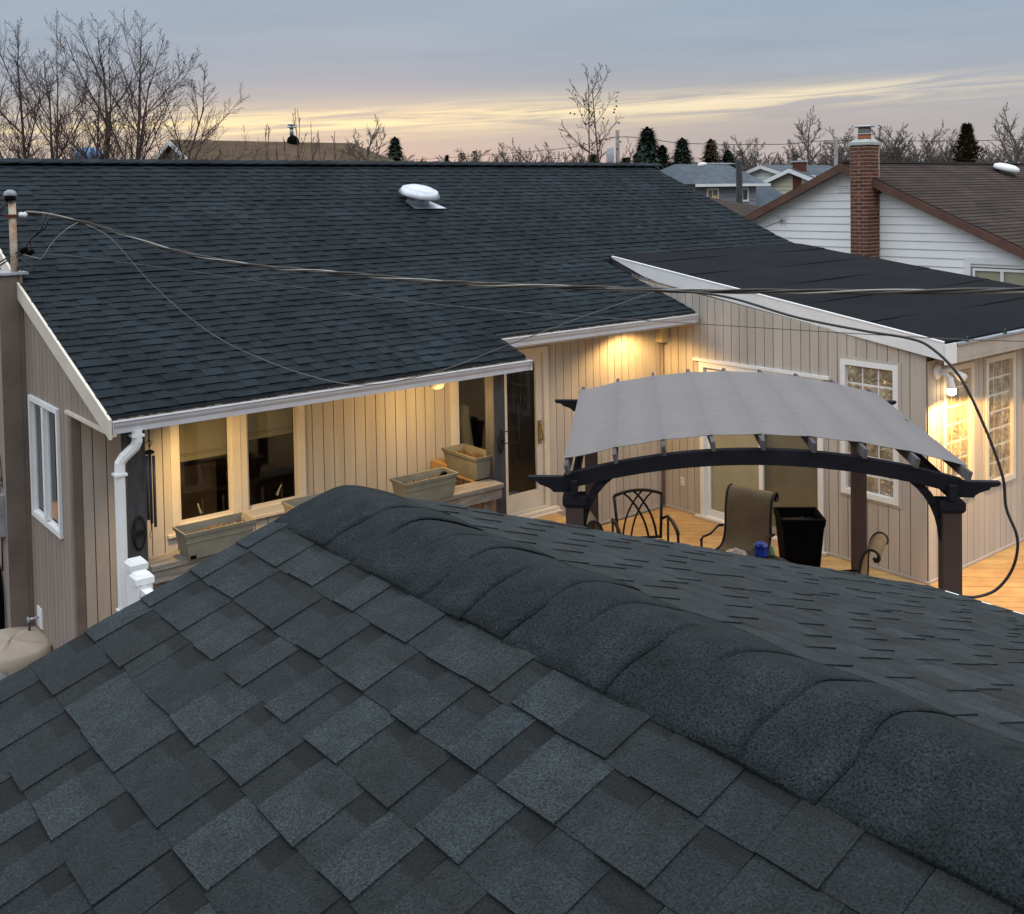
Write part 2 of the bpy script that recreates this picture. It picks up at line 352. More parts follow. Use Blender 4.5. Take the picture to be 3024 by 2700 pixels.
def lay(regions, frames, expo, parent, mat, thick, wr, band, nvar=30, gapd=.62, lowk=.45, gapp=.22, spread=1.0):
    """regions: list of (a0,a1,course origin Matrix); returns nothing, builds the shingle pieces"""
    var = {}
    widths = wr
    for w in widths:
        for lvl in (0, 1):
            var[(w, lvl)] = []
            for q in range(7):
                tn = tintpick(True); 
                tn = tuple(1 + (x - 1) * spread for x in tn)
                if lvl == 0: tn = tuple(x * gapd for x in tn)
                th = thick * (1.0 if lvl else lowk)
                var[(w, lvl)].append((tn, th))
    meshes = {}; pieces = []
    for rg_ in regions:
        a0, a1, Mx, nrm = rg_[:4]; tf = rg_[4] if len(rg_) > 4 else 1.0
        a = a0 - RS.uniform(0, .2); lvl = RS.choice((0, 1)); run = 0
        while a < a1:
            w = RS.choice(widths[len(widths) // 3:] if lvl else widths[:len(widths) * 2 // 3]); q = RS.randrange(7)
            s_, e_ = max(a, a0), min(a + w, a1)
            if e_ - s_ > .015:
                full = (s_ == a and e_ == a + w)
                pieces.append(((Mx @ Vector(((s_ + e_) / 2, expo / 2, 0))), nrm, (e_ - s_) * expo, w if full else round(e_ - s_, 3), lvl, (q, tf), Mx @ Matrix.Translation((s_ , RS.uniform(-.003, .003), 0))))
            run += w; a += w
            if run > .95: a += (.003 if gapp else .0015); run = 0          # butt joint between two shingles
            elif lvl == 0 and RS.random() < gapp * (.12 if tf > 1 else 1): a += .003
            lvl = 1 - lvl if RS.random() < .92 else lvl
    top, rest = rank(pieces, 300)
    for (c_, n_, ar, w, lvl, (q, tf), Mx) in top:
        key = (w, lvl, q, tf)
        if key not in meshes:
            base = min(widths, key=lambda k: abs(k - w)); tn, th = var[(base, lvl)][q]; th = th * (tf if lvl else 1)
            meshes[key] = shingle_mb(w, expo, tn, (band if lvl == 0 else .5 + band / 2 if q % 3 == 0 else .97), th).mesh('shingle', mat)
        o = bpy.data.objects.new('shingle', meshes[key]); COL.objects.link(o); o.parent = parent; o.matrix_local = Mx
    J = MB()
    for (c_, n_, ar, w, lvl, (q, tf), Mx) in rest:
        base = min(widths, key=lambda k: abs(k - w)); tn, th = var[(base, lvl)][q]; th = th * (tf if lvl else 1)
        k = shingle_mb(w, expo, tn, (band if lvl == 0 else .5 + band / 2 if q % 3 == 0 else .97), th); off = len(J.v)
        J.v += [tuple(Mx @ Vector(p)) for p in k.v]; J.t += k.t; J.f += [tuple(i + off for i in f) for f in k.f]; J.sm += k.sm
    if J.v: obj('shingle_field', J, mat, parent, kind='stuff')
def frame(o, ux, uy):
    ux = Vector(ux).normalized(); uy = Vector(uy).normalized(); uz = ux.cross(uy).normalized()
    m = Matrix((ux, uy, uz)).transposed().to_4x4(); m.translation = Vector(o); return m

# ------------------------------------------------------------------ ground
g = MB(); g.poly([(-300, -300, -.45), (400, -300, -.45), (400, 500, -.45), (-300, 500, -.45)])
tag(obj('ground', g, M_grass, kind='structure'), 'brown winter ground spreading beyond the houses', 'ground')
g = MB(); g.poly([(-8, -6, -.446), (4.9, -6, -.446), (4.9, 12, -.446), (2.66, 12, -.446), (2.66, 30, -.446), (-8, 30, -.446)])
tag(obj('side_yard', g, M_gravel, kind='structure'), 'dark bare soil strip between the garage and the house', 'ground')

# ------------------------------------------------------------------ near garage roof
GR = thing('garage', 'garage with large dark shingled gable roof filling the foreground', 'garage', (1.49, 1, -.45))
RX, RZ, SL, SR = 1.487, 3.400, .330, .3435
YF, YN = 2.705, -1.6; XE = 4.78; XW = -2.35
def zL(x): return RZ - SL * (RX - x)
def zR(x): return RZ - SR * (x - RX)
m = MB(); th = .02
m.hexa([(RX, YN, RZ - .14), (RX, YF, RZ - .14), (XE, YF, zR(XE) - .14), (XE, YN, zR(XE) - .14)], [(RX, YN, RZ - .004), (RX, YF, RZ - .004), (XE, YF, zR(XE) - .004), (XE, YN, zR(XE) - .004)])
m.hexa([(XW, YN, zL(XW) - .14), (XW, YF, zL(XW) - .14), (RX, YF, RZ - .14), (RX, YN, RZ - .14)], [(XW, YN, zL(XW) - .004), (XW, YF, zL(XW) - .004), (RX, YF, RZ - .004), (RX, YN, RZ - .004)])
roofn = obj('roof', m, pm('roof_underlay', (.02, .022, .026), .95, .1), GR)
EX = .143; dx = .1358; regs = []
n = 0
uyL = Vector((1, 0, SL)).normalized(); nL = Vector((-SL, 0, 1)).normalized()
x = 1.177
while x > XW - .02:
    wob = RS.uniform(-.003, .003)
    Mx = frame((x + wob, YF + .01, zL(x)), (0, -1, 0), uyL); regs.append((0, YF - YN, Mx, nL)); x -= dx
uyR = Vector((-1, 0, SR)).normalized(); nR = Vector((SR, 0, 1)).normalized()
x = 1.66 + dx
while x < XE + .03:
    Mx = frame((x, YN, zR(x)), (0, 1, 0), uyR); regs.append((0, YF - YN + .01, Mx, nR, 1.001)); x += dx
WRN = [.06, .075, .09, .105, .125, .145]
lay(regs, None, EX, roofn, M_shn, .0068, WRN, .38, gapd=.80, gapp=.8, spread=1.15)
# ridge caps: overlapping folded saddles
def cap_mb(seed, ln=.30, half=.202):
    r_ = random.Random(seed); m = MB(); nu, nv = 13, 15; P = []
    t = r_.uniform(.88, 1.06); cols = []
    for i in range(nu):
        u = i / (nu - 1); yy = -u * ln
        bul = .0085 * math.exp(-((u - .72) / .22) ** 2) + .004 * u
        row = []
        for j in range(nv):
            v = (j / (nv - 1)) * 2 - 1; d = v * half
            sl = SL if v < 0 else SR
            z = -sl * (math.sqrt(d * d + .055 ** 2)) + .013 - .007 * v * v + bul * (1 - .9 * abs(v) ** 1.8) + .004 * math.sin(5 * u + seed + 3 * v)
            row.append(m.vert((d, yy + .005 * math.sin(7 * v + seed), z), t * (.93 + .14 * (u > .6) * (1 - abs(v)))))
        cols.append(row)
    for i in range(nu - 1):
        for j in range(nv - 1): m.face([cols[i][j], cols[i + 1][j], cols[i + 1][j + 1], cols[i][j + 1]], True)
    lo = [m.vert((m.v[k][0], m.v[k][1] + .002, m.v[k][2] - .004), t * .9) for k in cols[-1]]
    for j in range(nv - 1): m.face([cols[-1][j], lo[j], lo[j + 1], cols[-1][j + 1]])
    for e in (0, -1):
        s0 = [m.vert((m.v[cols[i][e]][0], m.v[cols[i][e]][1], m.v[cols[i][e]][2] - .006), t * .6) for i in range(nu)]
        for i in range(nu - 1): m.face([cols[i][e], s0[i], s0[i + 1], cols[i + 1][e]])
    return m
caps = [cap_mb(s_).mesh('ridge_cap', M_ridgecap) for s_ in range(7)]
y = YF + .01; k = 0
while y > YN:
    o = bpy.data.objects.new('ridge_cap', caps[(k * 3) % 7]); COL.objects.link(o); o.parent = roofn
    o.location = (RX + RS.uniform(-.003, .003), y, RZ + .0035 + RS.uniform(-.0006, .0006)); o.rotation_euler = (R(RS.uniform(-.4, .4)), 0, R(RS.uniform(-.3, .3)))
    y -= .150 + RS.uniform(-.006, .006); k += 1
# white eave edge, walls
m = MB(); m.box((XE + .004, YN, 2.15), (XE + .022, YF + .01, 2.262)); m.box((XE + .022, YN, 2.252), (XE + .034, YF + .012, 2.262))
obj('fascia', m, M_white, GR)
m = MB(); m.box((-2.0, YN + .1, -.45), (-1.9, YF - .25, 2.2)); m.box((4.45, YN + .1, -.45), (4.55, YF - .25, 2.2)); m.hexa([(-1.9, YF - .35, -.45), (4.45, YF - .35, -.45), (4.45, YF - .25, -.45), (-1.9, YF - .25, -.45)], [(-1.9, YF - .35, 2.0), (4.45, YF - .35, 2.0), (4.45, YF - .25, 2.0), (-1.9, YF - .25, 2.0)])
obj('wall', m, M_sid, GR)

# ------------------------------------------------------------------ main house
HS = thing('ranch_house', 'ranch house with beige board siding, dark shingle roof, porch and lean-to wing', 'house', (6.5, 11, -.45))
S1, S2, YB = .345, .435, 11.2
def zm(y): return 2.50 + S1 * (y - 8.5) if y <= YB else 2.50 + S1 * (YB - 8.5) + S2 * (y - YB)
RL, RR, YR = 2.66, 14.95, 14.30
def zw(y): return 2.63 + .133 * (y - 5.7)                     # wing roof top
WL = 10.25                                                    # wing roof left edge
YJ = 10.86                                                    # roll roofing meets shingles
m = MB()
def slab(m, pts, d=.12):
    m.hexa([(x, y, z - d) for x, y, z in pts], [(x, y, z - .004) for x, y, z in pts])
slab(m, [(RL, 8.58, zm(8.58)), (7.03, 8.58, zm(8.58)), (7.03, 9.08, zm(9.08)), (RL, 9.08, zm(9.08))])
slab(m, [(RL, 9.08, zm(9.08)), (10.31, 9.08, zm(9.08)), (10.31, YJ, zm(YJ)), (RL, YJ, zm(YJ))])
slab(m, [(RL, YJ, zm(YJ)), (RR, YJ, zm(YJ)), (RR, YB, zm(YB)), (RL, YB, zm(YB))])
slab(m, [(RL, YB, zm(YB)), (RR, YB, zm(YB)), (RR, YR, zm(YR)), (RL, YR, zm(YR))])
slab(m, [(RL, YR, zm(YR)), (RR, YR, zm(YR)), (RR, YR + 5.5, zm(YR) - 5.5 * S2), (RL, YR + 5.5, zm(YR) - 5.5 * S2)])
roofm = obj('roof', m, pm('roof_underlay_main', (.03, .035, .04), .95, .1, fine=.2), HS)
regs = []
c1 = 1 / math.sqrt(1 + S1 * S1); c2 = 1 / math.sqrt(1 + S2 * S2)
y = 8.575
while y < YR - .05:
    sl = S1 if y < YB else S2; cc = c1 if y < YB else c2
    uy = Vector((0, 1, sl)).normalized(); nr = Vector((0, -sl, 1)).normalized()
    xr = 7.03 if y < 9.05 else (10.31 if y < YJ - .02 else RR + .01)
    regs.append((0, xr - RL, frame((RL - .01, y + RS.uniform(-.004, .004), zm(y)), (1, 0, 0), uy), nr))
    y += .145 * cc
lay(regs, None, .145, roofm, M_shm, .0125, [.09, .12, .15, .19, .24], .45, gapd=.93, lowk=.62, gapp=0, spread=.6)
# ridge vent with cap
m = MB()
m.box((RL - .02, YR - .13, zm(YR) - .03), (RR + .02, YR + .13, zm(YR) + .005)); obj('ridge_vent', m, M_bplast, roofm)
k = 0; x = RL - .03
while x < RR:
    m = MB(); tt = RS.uniform(.75, 1.15); w = .25; zz = zm(YR) + .030
    a = MB()
    P = [[(x + u * (w + .03), YR + v * .155, zz + .016 * u - abs(v) * .055 + .012) for v in (-1, -.5, 0, .5, 1)] for u in (0, 1)]
    a.sheet(P, tt, False); a.sheet([[(px, py, pz - .014) for px, py, pz in r_] for r_ in reversed(P)], tt * .6, False)
    for r_ in (P[0], P[1]):
        for j in range(4): a.poly([r_[j], r_[j + 1], (r_[j + 1][0], r_[j + 1][1], r_[j + 1][2] - .014), (r_[j][0], r_[j][1], r_[j][2] - .014)], tt * .7)
    a.poly([P[0][0], P[1][0], (P[1][0][0], P[1][0][1], P[1][0][2] - .014), (P[0][0][0], P[0][0][1], P[0][0][2] - .014)], tt * .8)
    obj('ridge_cap', a, M_shm, roofm); x += w
# rake trims (left), roll roofing of the wing
m = MB()
for ya, yb in ((8.49, YB), (YB, YR + .02)):
    m.hexa([(RL - .028, ya, zm(ya) - .15), (RL - .004, ya, zm(ya) - .15), (RL - .004, yb, zm(yb) - .15), (RL - .028, yb, zm(yb) - .15)],
           [(RL - .028, ya, zm(ya) + .012), (RL - .004, ya, zm(ya) + .012), (RL - .004, yb, zm(yb) + .012), (RL - .028, yb, zm(yb) + .012)])
obj('rake_board', m, M_cream, roofm)
m = MB()
for ya, yb in ((10.9, YB), (YB, YR + .02)):
    m.hexa([(RR + .004, ya, zm(ya) - .15), (RR + .028, ya, zm(ya) - .15), (RR + .028, yb, zm(yb) - .15), (RR + .004, yb, zm(yb) - .15)],
           [(RR + .004, ya, zm(ya) - .03), (RR + .028, ya, zm(ya) - .03), (RR + .028, yb, zm(yb) - .03), (RR + .004, yb, zm(yb) - .03)])
obj('rake_board', m, M_white, roofm)
# wing roof: slab + overlapping strips of roll roofing
m = MB(); slab(m, [(WL, 5.64, zw(5.64)), (RR, 5.64, zw(5.64)), (RR, YJ, zm(YJ) + .006), (WL + .3, YJ, zm(YJ) + .006)], .16)
wroof = obj('wing_roof', m, pm('wing_roof_deck', (.05, .05, .06)), HS)
ys = [5.63, 6.55, 7.5, 8.45, 9.4, 10.33, YJ + .03]
def zws(y): return zw(5.64) + (zm(YJ) + .006 - zw(5.64)) * (y - 5.64) / (YJ - 5.64)
for i in range(6):
    m = MB(); P = []
    for u in range(25):
        f = u / 24.0; row = []
        for v in range(5):
            yy = ys[i] + (ys[i + 1] + .05 - ys[i]) * v / 4
            xl = WL - .012 + .3 * (yy - 5.64) / (YJ - 5.64); xx = xl + (RR + .02 - xl) * f
            zz = zws(min(yy, YJ + .02)) + .013 + (.006 if v == 0 else .004 * (1 - v / 4)) + .006 * math.sin(xx * 2.1 + yy * 3.3 + i) + .004 * math.sin(yy * 5 + xx * .7)
            row.append((xx, yy + .012 * math.sin(xx * 1.7 + i) * (v == 0), zz))
        P.append(row)
    m.sheet(P, 1.0, False); 
    for u in range(24): m.poly([P[u][0], P[u + 1][0], (P[u + 1][0][0], P[u + 1][0][1], P[u + 1][0][2] - .012), (P[u][0][0], P[u][0][1], P[u][0][2] - .012)])
    obj('roofing_strip', m, M_felt, wroof)
# wing rake fascia, tapering into the main roof
m = MB(); st_ = 16
tp = []; bt = []
for i in range(st_ + 1):
    yy = 5.62 + (10.85 - 5.62) * i / st_; xx = WL - .022 + .3 * (yy - 5.64) / (YJ - 5.64)
    zt = zws(yy) + .010; zb = zws(yy) - .175
    zb = max(zb, zm(yy) + .004) if yy > 9.2 else zb
    zb = min(zb, zt - .006); tp.append((xx, yy, zt)); bt.append((xx, yy, zb))
for i in range(st_):
    m.hexa([bt[i], (bt[i][0] + .02, *bt[i][1:]), (bt[i + 1][0] + .02, *bt[i + 1][1:]), bt[i + 1]], [tp[i], (tp[i][0] + .02, *tp[i][1:]), (tp[i + 1][0] + .02, *tp[i + 1][1:]), tp[i + 1]])
    m.hexa([(tp[i][0] - .006, tp[i][1], tp[i][2]), (tp[i][0] + .03, tp[i][1], tp[i][2]), (tp[i + 1][0] + .03, tp[i + 1][1], tp[i + 1][2]), (tp[i + 1][0] - .006, tp[i + 1][1], tp[i + 1][2])],
           [(tp[i][0] - .006, tp[i][1], tp[i][2] + .014), (tp[i][0] + .03, tp[i][1], tp[i][2] + .014), (tp[i + 1][0] + .03, tp[i + 1][1], tp[i + 1][2] + .014), (tp[i + 1][0] - .006, tp[i + 1][1], tp[i + 1][2] + .014)])
obj('rake_board', m, M_white, wroof)
m = MB(); m.box((WL - .02, 5.595, 2.40), (WL + .20, 5.617, 2.615)); obj('corner_return', m, M_white, wroof)
m = MB(); m.box((WL + .202, 5.60, 2.44), (RR, 5.638, 2.585)); m.box((WL + .202, 5.60, 2.40), (RR, 5.855, 2.438)); obj('front_fascia', m, M_sid, wroof)
m = MB(); m.box((WL + .205, 5.575, 2.600), (RR, 5.64, 2.612)); m.box((WL + .205, 5.575, 2.587), (RR, 5.583, 2.6)); obj('drip_edge', m, pm('drip_metal', (.5, .55, .6), .3, .5, metal=.5), wroof)
for q in (10.62, 11.45, 12.35):
    m = MB(); m.box((q, 5.565, 2.612), (q + .03, 5.6, 2.632)); m.lathe([(.008, 0), (.012, .02), (.004, .04)], (q + .015, 5.58, 2.63), 8); obj('light_clip', m, pm('clip_green', (.02, .08, .05), .4), wroof)

# soffits and porch ceiling
m = MB(); m.box((RL + .02, 8.62, 2.36), (7.0, 9.665, 2.385)); obj('porch_ceiling', m, M_cream, HS)
m = MB(); m.box((7.035, 9.06, 2.53), (10.31, 9.665, 2.55)); obj('soffit', m, M_cream, HS)
# gutters (K style)
def gutter(x0, x1, yo, zt, name='gutter'):
    prof = [(0, 0), (-.004, -.012), (.012, -.02), (.016, -.045), (.036, -.075), (.04, -.115), (.115, -.115), (.115, -.012), (.111, -.012), (.111, -.111), (.044, -.111), (.04, -.078), (.02, -.05), (.016, -.022), (.006, -.006), (.006, 0)]
    m = MB(); a = [m.vert((x0, yo + p, zt + q)) for p, q in prof]; b = [m.vert((x1, yo + p, zt + q)) for p, q in prof]; n_ = len(prof)
    for i in range(n_): m.face([a[i], b[i], b[(i + 1) % n_], a[(i + 1) % n_]])
    for xx in (x0, x1):
        m.hexa([(xx - .002, yo + .002, zt - .112), (xx + .002, yo + .002, zt - .112), (xx + .002, yo + .112, zt - .112), (xx - .002, yo + .112, zt - .112)], [(xx - .002, yo, zt - .002), (xx + .002, yo, zt - .002), (xx + .002, yo + .112, zt - .002), (xx - .002, yo + .112, zt - .002)])
    o = obj(name, m, M_alu, HS)
    l = MB(); rr = random.Random(4)
    nseg = int((x1 - x0) * 30); P = [[(x0 + .01 + (x1 - x0 - .02) * u / nseg, yo + .012 + .095 * v, zt - .012 + .012 * rr.random()) for v in (0, .5, 1)] for u in range(nseg + 1)]
    l.sheet(P, None, False); obj('leaf_litter', l, pm('leaf_litter', (.16, .125, .08), .95, .1, .4, 20, vcol=(.02, .02, .012), fine=.5, fs=60), o, kind='stuff')
gutter(2.665, 7.04, 8.485, 2.495); gutter(7.02, 10.25, 8.975, 2.672)
m = MB(); m.box((RL, 8.603, 2.37), (7.03, 8.618, 2.49)); obj('fascia', m, M_cream, HS)
m = MB(); m.box((7.035, 9.092, 2.54), (10.31, 9.107, 2.67)); obj('fascia', m, M_cream, HS)

# siding: separate vertical planks on a recessed dark backing
def planks(axis, c, out, a0, a1, zb, zt, opens, pitch, parent, mat, grv=.009, th=.012, name='siding_plank', jit=.012, start=0.0):
    """axis 'x': wall runs along x at y=c ; 'y': along y at x=c ; out=-1 faces the camera side; zb, zt functions of a"""
    r_ = random.Random(int(c * 100)); a = a0
    first = start
    while a < a1 - .01:
        w = pitch + r_.uniform(-jit, jit)
        if first: w, first = start, 0
        s_, e_ = max(a, a0) + grv / 2, min(a + w, a1) - grv / 2
        if e_ - s_ > .01:
            cuts = sorted(set([s_, e_] + [q for o_ in opens for q in (o_[0], o_[1]) if s_ < q < e_])); m = MB()
            for i in range(len(cuts) - 1):
                p, q = cuts[i], cuts[i + 1]; mid = (p + q) / 2; seg = [(zb(mid), None)]
                ivs = sorted([(o_[2], o_[3]) for o_ in opens if o_[0] <= mid <= o_[1]]); lo = zb(mid); parts = []
                for z0, z1 in ivs:
                    if z0 > lo: parts.append((lo, z0, False))
                    lo = max(lo, z1)
                parts.append((lo, None, True))
                for z0, z1, top in parts:
                    za = [zb(p), zb(q)] if z0 == zb(mid) else [z0, z0]; zc = [zt(p), zt(q)] if top else [z1, z1]
                    if min(zc[0] - za[0], zc[1] - za[1]) < .01: continue
                    m = MB(); o0, o1 = (c + out * .002, c + out * th)
                    def P(a_, o_, z_): return (a_, o_, z_) if axis == 'x' else (o_, a_, z_)
                    bot = [P(p, o0, za[0]), P(q, o0, za[1]), P(q, o1, za[1]), P(p, o1, za[0])]; tp_ = [P(p, o0, zc[0]), P(q, o0, zc[1]), P(q, o1, zc[1]), P(p, o1, zc[0])]
                    if (axis == 'x') == (out < 0): bot.reverse(); tp_.reverse()
                    m.hexa(bot, tp_); obj(name, m, mat, parent)
        a += w
def backing(axis, c, out, a0, a1, zb, zt, opens, parent, mat=M_groove, thick=.1, name='wall'):
    m = MB(); cuts = sorted(set([a0, a1] + [q for o_ in opens for q in (o_[0], o_[1]) if a0 < q < a1]))
    ex = []
    for i in range(len(cuts) - 1):
        n_ = max(1, int((cuts[i + 1] - cuts[i]) / .8)); ex += [cuts[i] + (cuts[i + 1] - cuts[i]) * j / n_ for j in range(n_)]
    cuts = ex + [cuts[-1]]
    for i in range(len(cuts) - 1):
        p, q = cuts[i], cuts[i + 1]; mid = (p + q) / 2; lo = zb(mid); parts = []
        for z0, z1 in sorted([(o_[2], o_[3]) for o_ in opens if o_[0] <= mid <= o_[1]]):
            if z0 > lo: parts.append((lo, z0, False))
            lo = max(lo, z1)
        parts.append((lo, None, True))
        for z0, z1, top in parts:
            za = [zb(p), zb(q)] if z0 == zb(mid) else [z0, z0]; zc = [zt(p), zt(q)] if top else [z1, z1]
            if min(zc[0] - za[0], zc[1] - za[1]) < .01: continue
            def P(a_, o_, z_): return (a_, o_, z_) if axis == 'x' else (o_, a_, z_)
            o0, o1 = c - out * thick, c
            m.hexa([P(p, o0, za[0]), P(q, o0, za[1]), P(q, o1, za[1]), P(p, o1, za[0])], [P(p, o0, zc[0]), P(q, o0, zc[1]), P(q, o1, zc[1]), P(p, o1, zc[0])])
    return obj(name, m, mat, parent)
YW, XWG, YFW = 9.67, 10.32, 5.86
# main (porch and courtyard) wall
op1 = [(3.55, 4.95, 1.10, 2.30), (6.78, 8.25, .40, 2.40)]
zb1 = lambda a: .0; zt1 = lambda a: 2.352 if a < 7.03 else 2.525
w1 = backing('x', YW, -1, 2.745, XWG, zb1, zt1, op1, HS); planks('x', YW, -1, 2.745, XWG - .04, lambda a: .015, zt1, op1, .1295, w1, M_sid, start=.10)
m = MB(); m.box((2.665, YW - .02, -.44), (2.743, YW + .05, 2.35)); obj('corner_board', m, M_corner, HS)
m = MB(); m.box((XWG - .045, YW - .045, .01), (XWG - .014, YW - .014, 2.52)); obj('corner_board', m, M_sid, HS)
# wing left wall
op2 = [(7.16, 8.99, .0, 2.03), (6.18, 6.90, .78, 2.32)]
zt2 = lambda a: zws(min(a, YJ)) - .165
zb2 = lambda a: .0 if a < 9.7 else 2.45
w2 = backing('y', XWG, -1, YFW, 10.7, zb2, zt2, op2, HS)
planks('y', XWG, -1, YFW + .0, YW - .02, lambda a: .015, lambda a: zt2(a), op2, .1295, w2, M_sid, start=.19)
planks('y', XWG, -1, YW - .02, 10.7, lambda a: 2.45, lambda a: zt2(a), [], .1295, w2, M_sid)
# wing front wall
op3 = [(10.60, 11.26, .80, 2.30), (11.53, 12.23, .80, 2.30), (12.48, 13.2, .80, 2.30), (13.5, 14.2, .8, 2.3)]
zt3 = lambda a: 2.398
w3 = backing('x', YFW, -1, XWG + .005, RR - .1, zb1, zt3, op3, HS); planks('x', YFW, -1, XWG + .0, RR - .1, lambda a: .015, zt3, op3, .1295, w3, M_sid, start=.17)
# base trims along the deck
for a, b in (((8.3, YW - .028, .004), (XWG - .03, YW - .0125, .032)), ((XWG - .028, 5.835, .004), (XWG - .0125, 7.12, .032)), ((XWG - .028, 9.03, .004), (XWG - .0125, YW - .03, .032)), ((XWG + .0, YFW - .028, .004), (RR - .1, YFW - .0125, .032))): obj('base_trim', MB().box(a, b), M_sid, HS)
# left gable wall, with infill over the open porch end
XL = 2.68
op4 = [(10.09, 11.09, 1.14, 2.35)]
zt4 = lambda a: zm(a) - .13
w4 = backing('y', XL + .02, -1, YW + .03, YR + 3, lambda a: -.44, lambda a: zm(min(a, YR)) - .13 - max(0, a - YR) * S2, op4, HS)
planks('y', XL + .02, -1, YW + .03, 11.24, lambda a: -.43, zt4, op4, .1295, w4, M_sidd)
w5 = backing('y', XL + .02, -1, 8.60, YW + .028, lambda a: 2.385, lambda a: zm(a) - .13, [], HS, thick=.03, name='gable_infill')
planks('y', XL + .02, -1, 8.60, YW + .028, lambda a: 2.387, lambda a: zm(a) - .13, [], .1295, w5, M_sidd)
m = MB(); m.box((XL - .02, 8.52, 2.358), (XL + .02, 9.83, 2.384)); obj('soffit_trim', m, M_cream, HS)
# boxed chase on the gable wall with its metal cap
bx = 2.47
m = MB(); m.box((bx + .012, 11.262, -.44), (XL + .004, 14.2, 3.54)); chs = obj('siding_chase', m, M_groove, HS)
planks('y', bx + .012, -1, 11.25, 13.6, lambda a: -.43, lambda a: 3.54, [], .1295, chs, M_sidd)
m = MB(); m.box((bx, 11.25, -.44), (XL - .03, 11.261, 3.54)); obj('corner_board', m, M_corner, chs)
m = MB(); m.box((XL - .028, 11.235, -.44), (XL + .006, 11.2605, 3.54)); obj('corner_board', m, M_corner, chs)
m = MB(); m.hexa([(bx - .02, 11.22, 3.541), (XL + .06, 11.22, 3.541), (XL + .06, 14.2, 3.545), (bx - .02, 14.2, 3.545)], [(bx - .02, 11.22, 3.565), (XL + .06, 11.22, 3.565), (XL + .06, 14.2, 3.57), (bx - .02, 14.2, 3.57)])
obj('metal_cap', m, M_galv, chs)
m = MB(); m.box((XL + .02, YW + .1, -.44), (15.0 - .12, YR + 5, -.40)); m.box((14.83, YW, -.44), (14.9, YR + 5, 2.5)); m.box((14.83, YFW, -.44), (14.9, YW, 2.35)); obj('foundation', m, M_concrete, HS)

# windows -----------------------------------------------------------------
def frame_rect(m, axis, c, out, a0, a1, z0, z1, w, d, wb=None):
    """picture-frame trim, standing proud by d"""
    wb = w if wb is None else wb; o0, o1 = sorted((c, c + out * d))
    def B(p, q, r_, s_):
        if axis == 'x': m.box((p, o0, r_), (q, o1, s_))
        else: m.box((o0, p, r_), (o1, q, s_))
    B(a0, a1, z1 - w, z1); B(a0, a1, z0, z0 + wb); B(a0, a0 + w, z0 + wb, z1 - w); B(a1 - w, a1, z0 + wb, z1 - w)
def pane(parent, axis, c, a0, a1, z0, z1, mat=M_glass, name='pane'):
    m = MB()
    if axis == 'x': m.box((a0, c, z0), (a1, c + .006, z1))
    else: m.box((c, a0, z0), (c + .006, a1, z1))
    return obj(name, m, mat, parent)
# porch casement pair
wf = MB(); frame_rect(wf, 'x', YW + .02, -1, 3.55, 4.95, 1.10, 2.30, .07, .05); wf.box((4.165, YW - .028, 1.17), (4.315, YW + .02, 2.23)); wf.box((4.235, YW - .034, 1.17), (4.245, YW - .028, 2.23))
win = obj('window', wf, M_cream, HS)
m = MB(); frame_rect(m, 'x', YW + .03, -1, 3.62, 4.165, 1.17, 2.23, .03, .02); obj('sash', m, M_cream, win)
m = MB(); frame_rect(m, 'x', YW + .03, -1, 4.315, 4.88, 1.17, 2.23, .03, .02); obj('sash', m, M_cream, win)
m = MB(); m.box((3.50, YW - .055, 1.075), (5.0, YW + .02, 1.10)); obj('sill', m, M_cream, win)
pane(win, 'x', YW + .034, 3.65, 4.135, 1.20, 2.20); pane(win, 'x', YW + .034, 4.345, 4.85, 1.20, 2.20)
for a, b, zz in ((3.63, 4.16, 1.74), (4.33, 4.88, 1.84)):
    m = MB(); m.box((a, YW + .10, zz + .07), (b, YW + .105, 2.28)); m.box((a, YW + .098, zz), (b, YW + .108, zz + .045)); m.box((a, YW + .095, zz + .05), (b, YW + .11, zz + .065)); obj('blind', m, M_blindd, win)
m = MB(); m.box((3.3, YW + 1.6, .5), (5.3, YW + 1.62, 2.35)); m.box((3.3, YW + .12, .5), (3.32, YW + 1.6, 2.35)); m.box((5.3, YW + .12, .5), (5.32, YW + 1.6, 2.35)); m.box((3.3, YW + .12, .48), (5.3, YW + 1.6, .5)); m.box((4.5, YW + .5, .5), (5.2, YW + 1.3, 1.25)); m.box((3.6, YW + .9, .5), (4.3, YW + 1.4, 1.3)); obj('room_interior', m, M_room, HS)
for a, b, c_ in ((3.86, 1.22, -.03), (4.66, 1.24, .05)):
    m = MB(); m.tube([(a, YW + .05, b), (a + c_ * .5, YW + .055, b + .05), (a + c_, YW + .05, b + .10)], [.016, .008, .006], 6); obj('crank', m, M_blind, win)
# left wall slider
wf = MB(); frame_rect(wf, 'y', XL + .03, -1, 10.09, 11.09, 1.14, 2.35, .05, .05); wf.box((XL - .02, 10.56, 1.20), (XL + .03, 10.63, 2.29)); win = obj('window', wf, M_white, HS)
m = MB(); frame_rect(m, 'y', XL + .035, -1, 10.14, 10.56, 1.19, 2.30, .018, .02); obj('sash', m, M_white, win)
m = MB(); frame_rect(m, 'y', XL + .035, -1, 10.63, 11.04, 1.19, 2.30, .018, .02); obj('sash', m, M_white, win)
pane(win, 'y', XL + .03, 10.18, 10.53, 1.23, 2.26); pane(win, 'y', XL + .03, 10.66, 11.0, 1.23, 2.26)
m = MB(); m.box((XL + 1.4, 9.9, .8), (XL + 1.42, 11.5, 2.6)); m.box((XL + .13, 9.88, .8), (XL + 1.4, 9.9, 2.6)); m.box((XL + .13, 11.5, .8), (XL + 1.4, 11.52, 2.6)); obj('room_interior', m, M_room, HS)
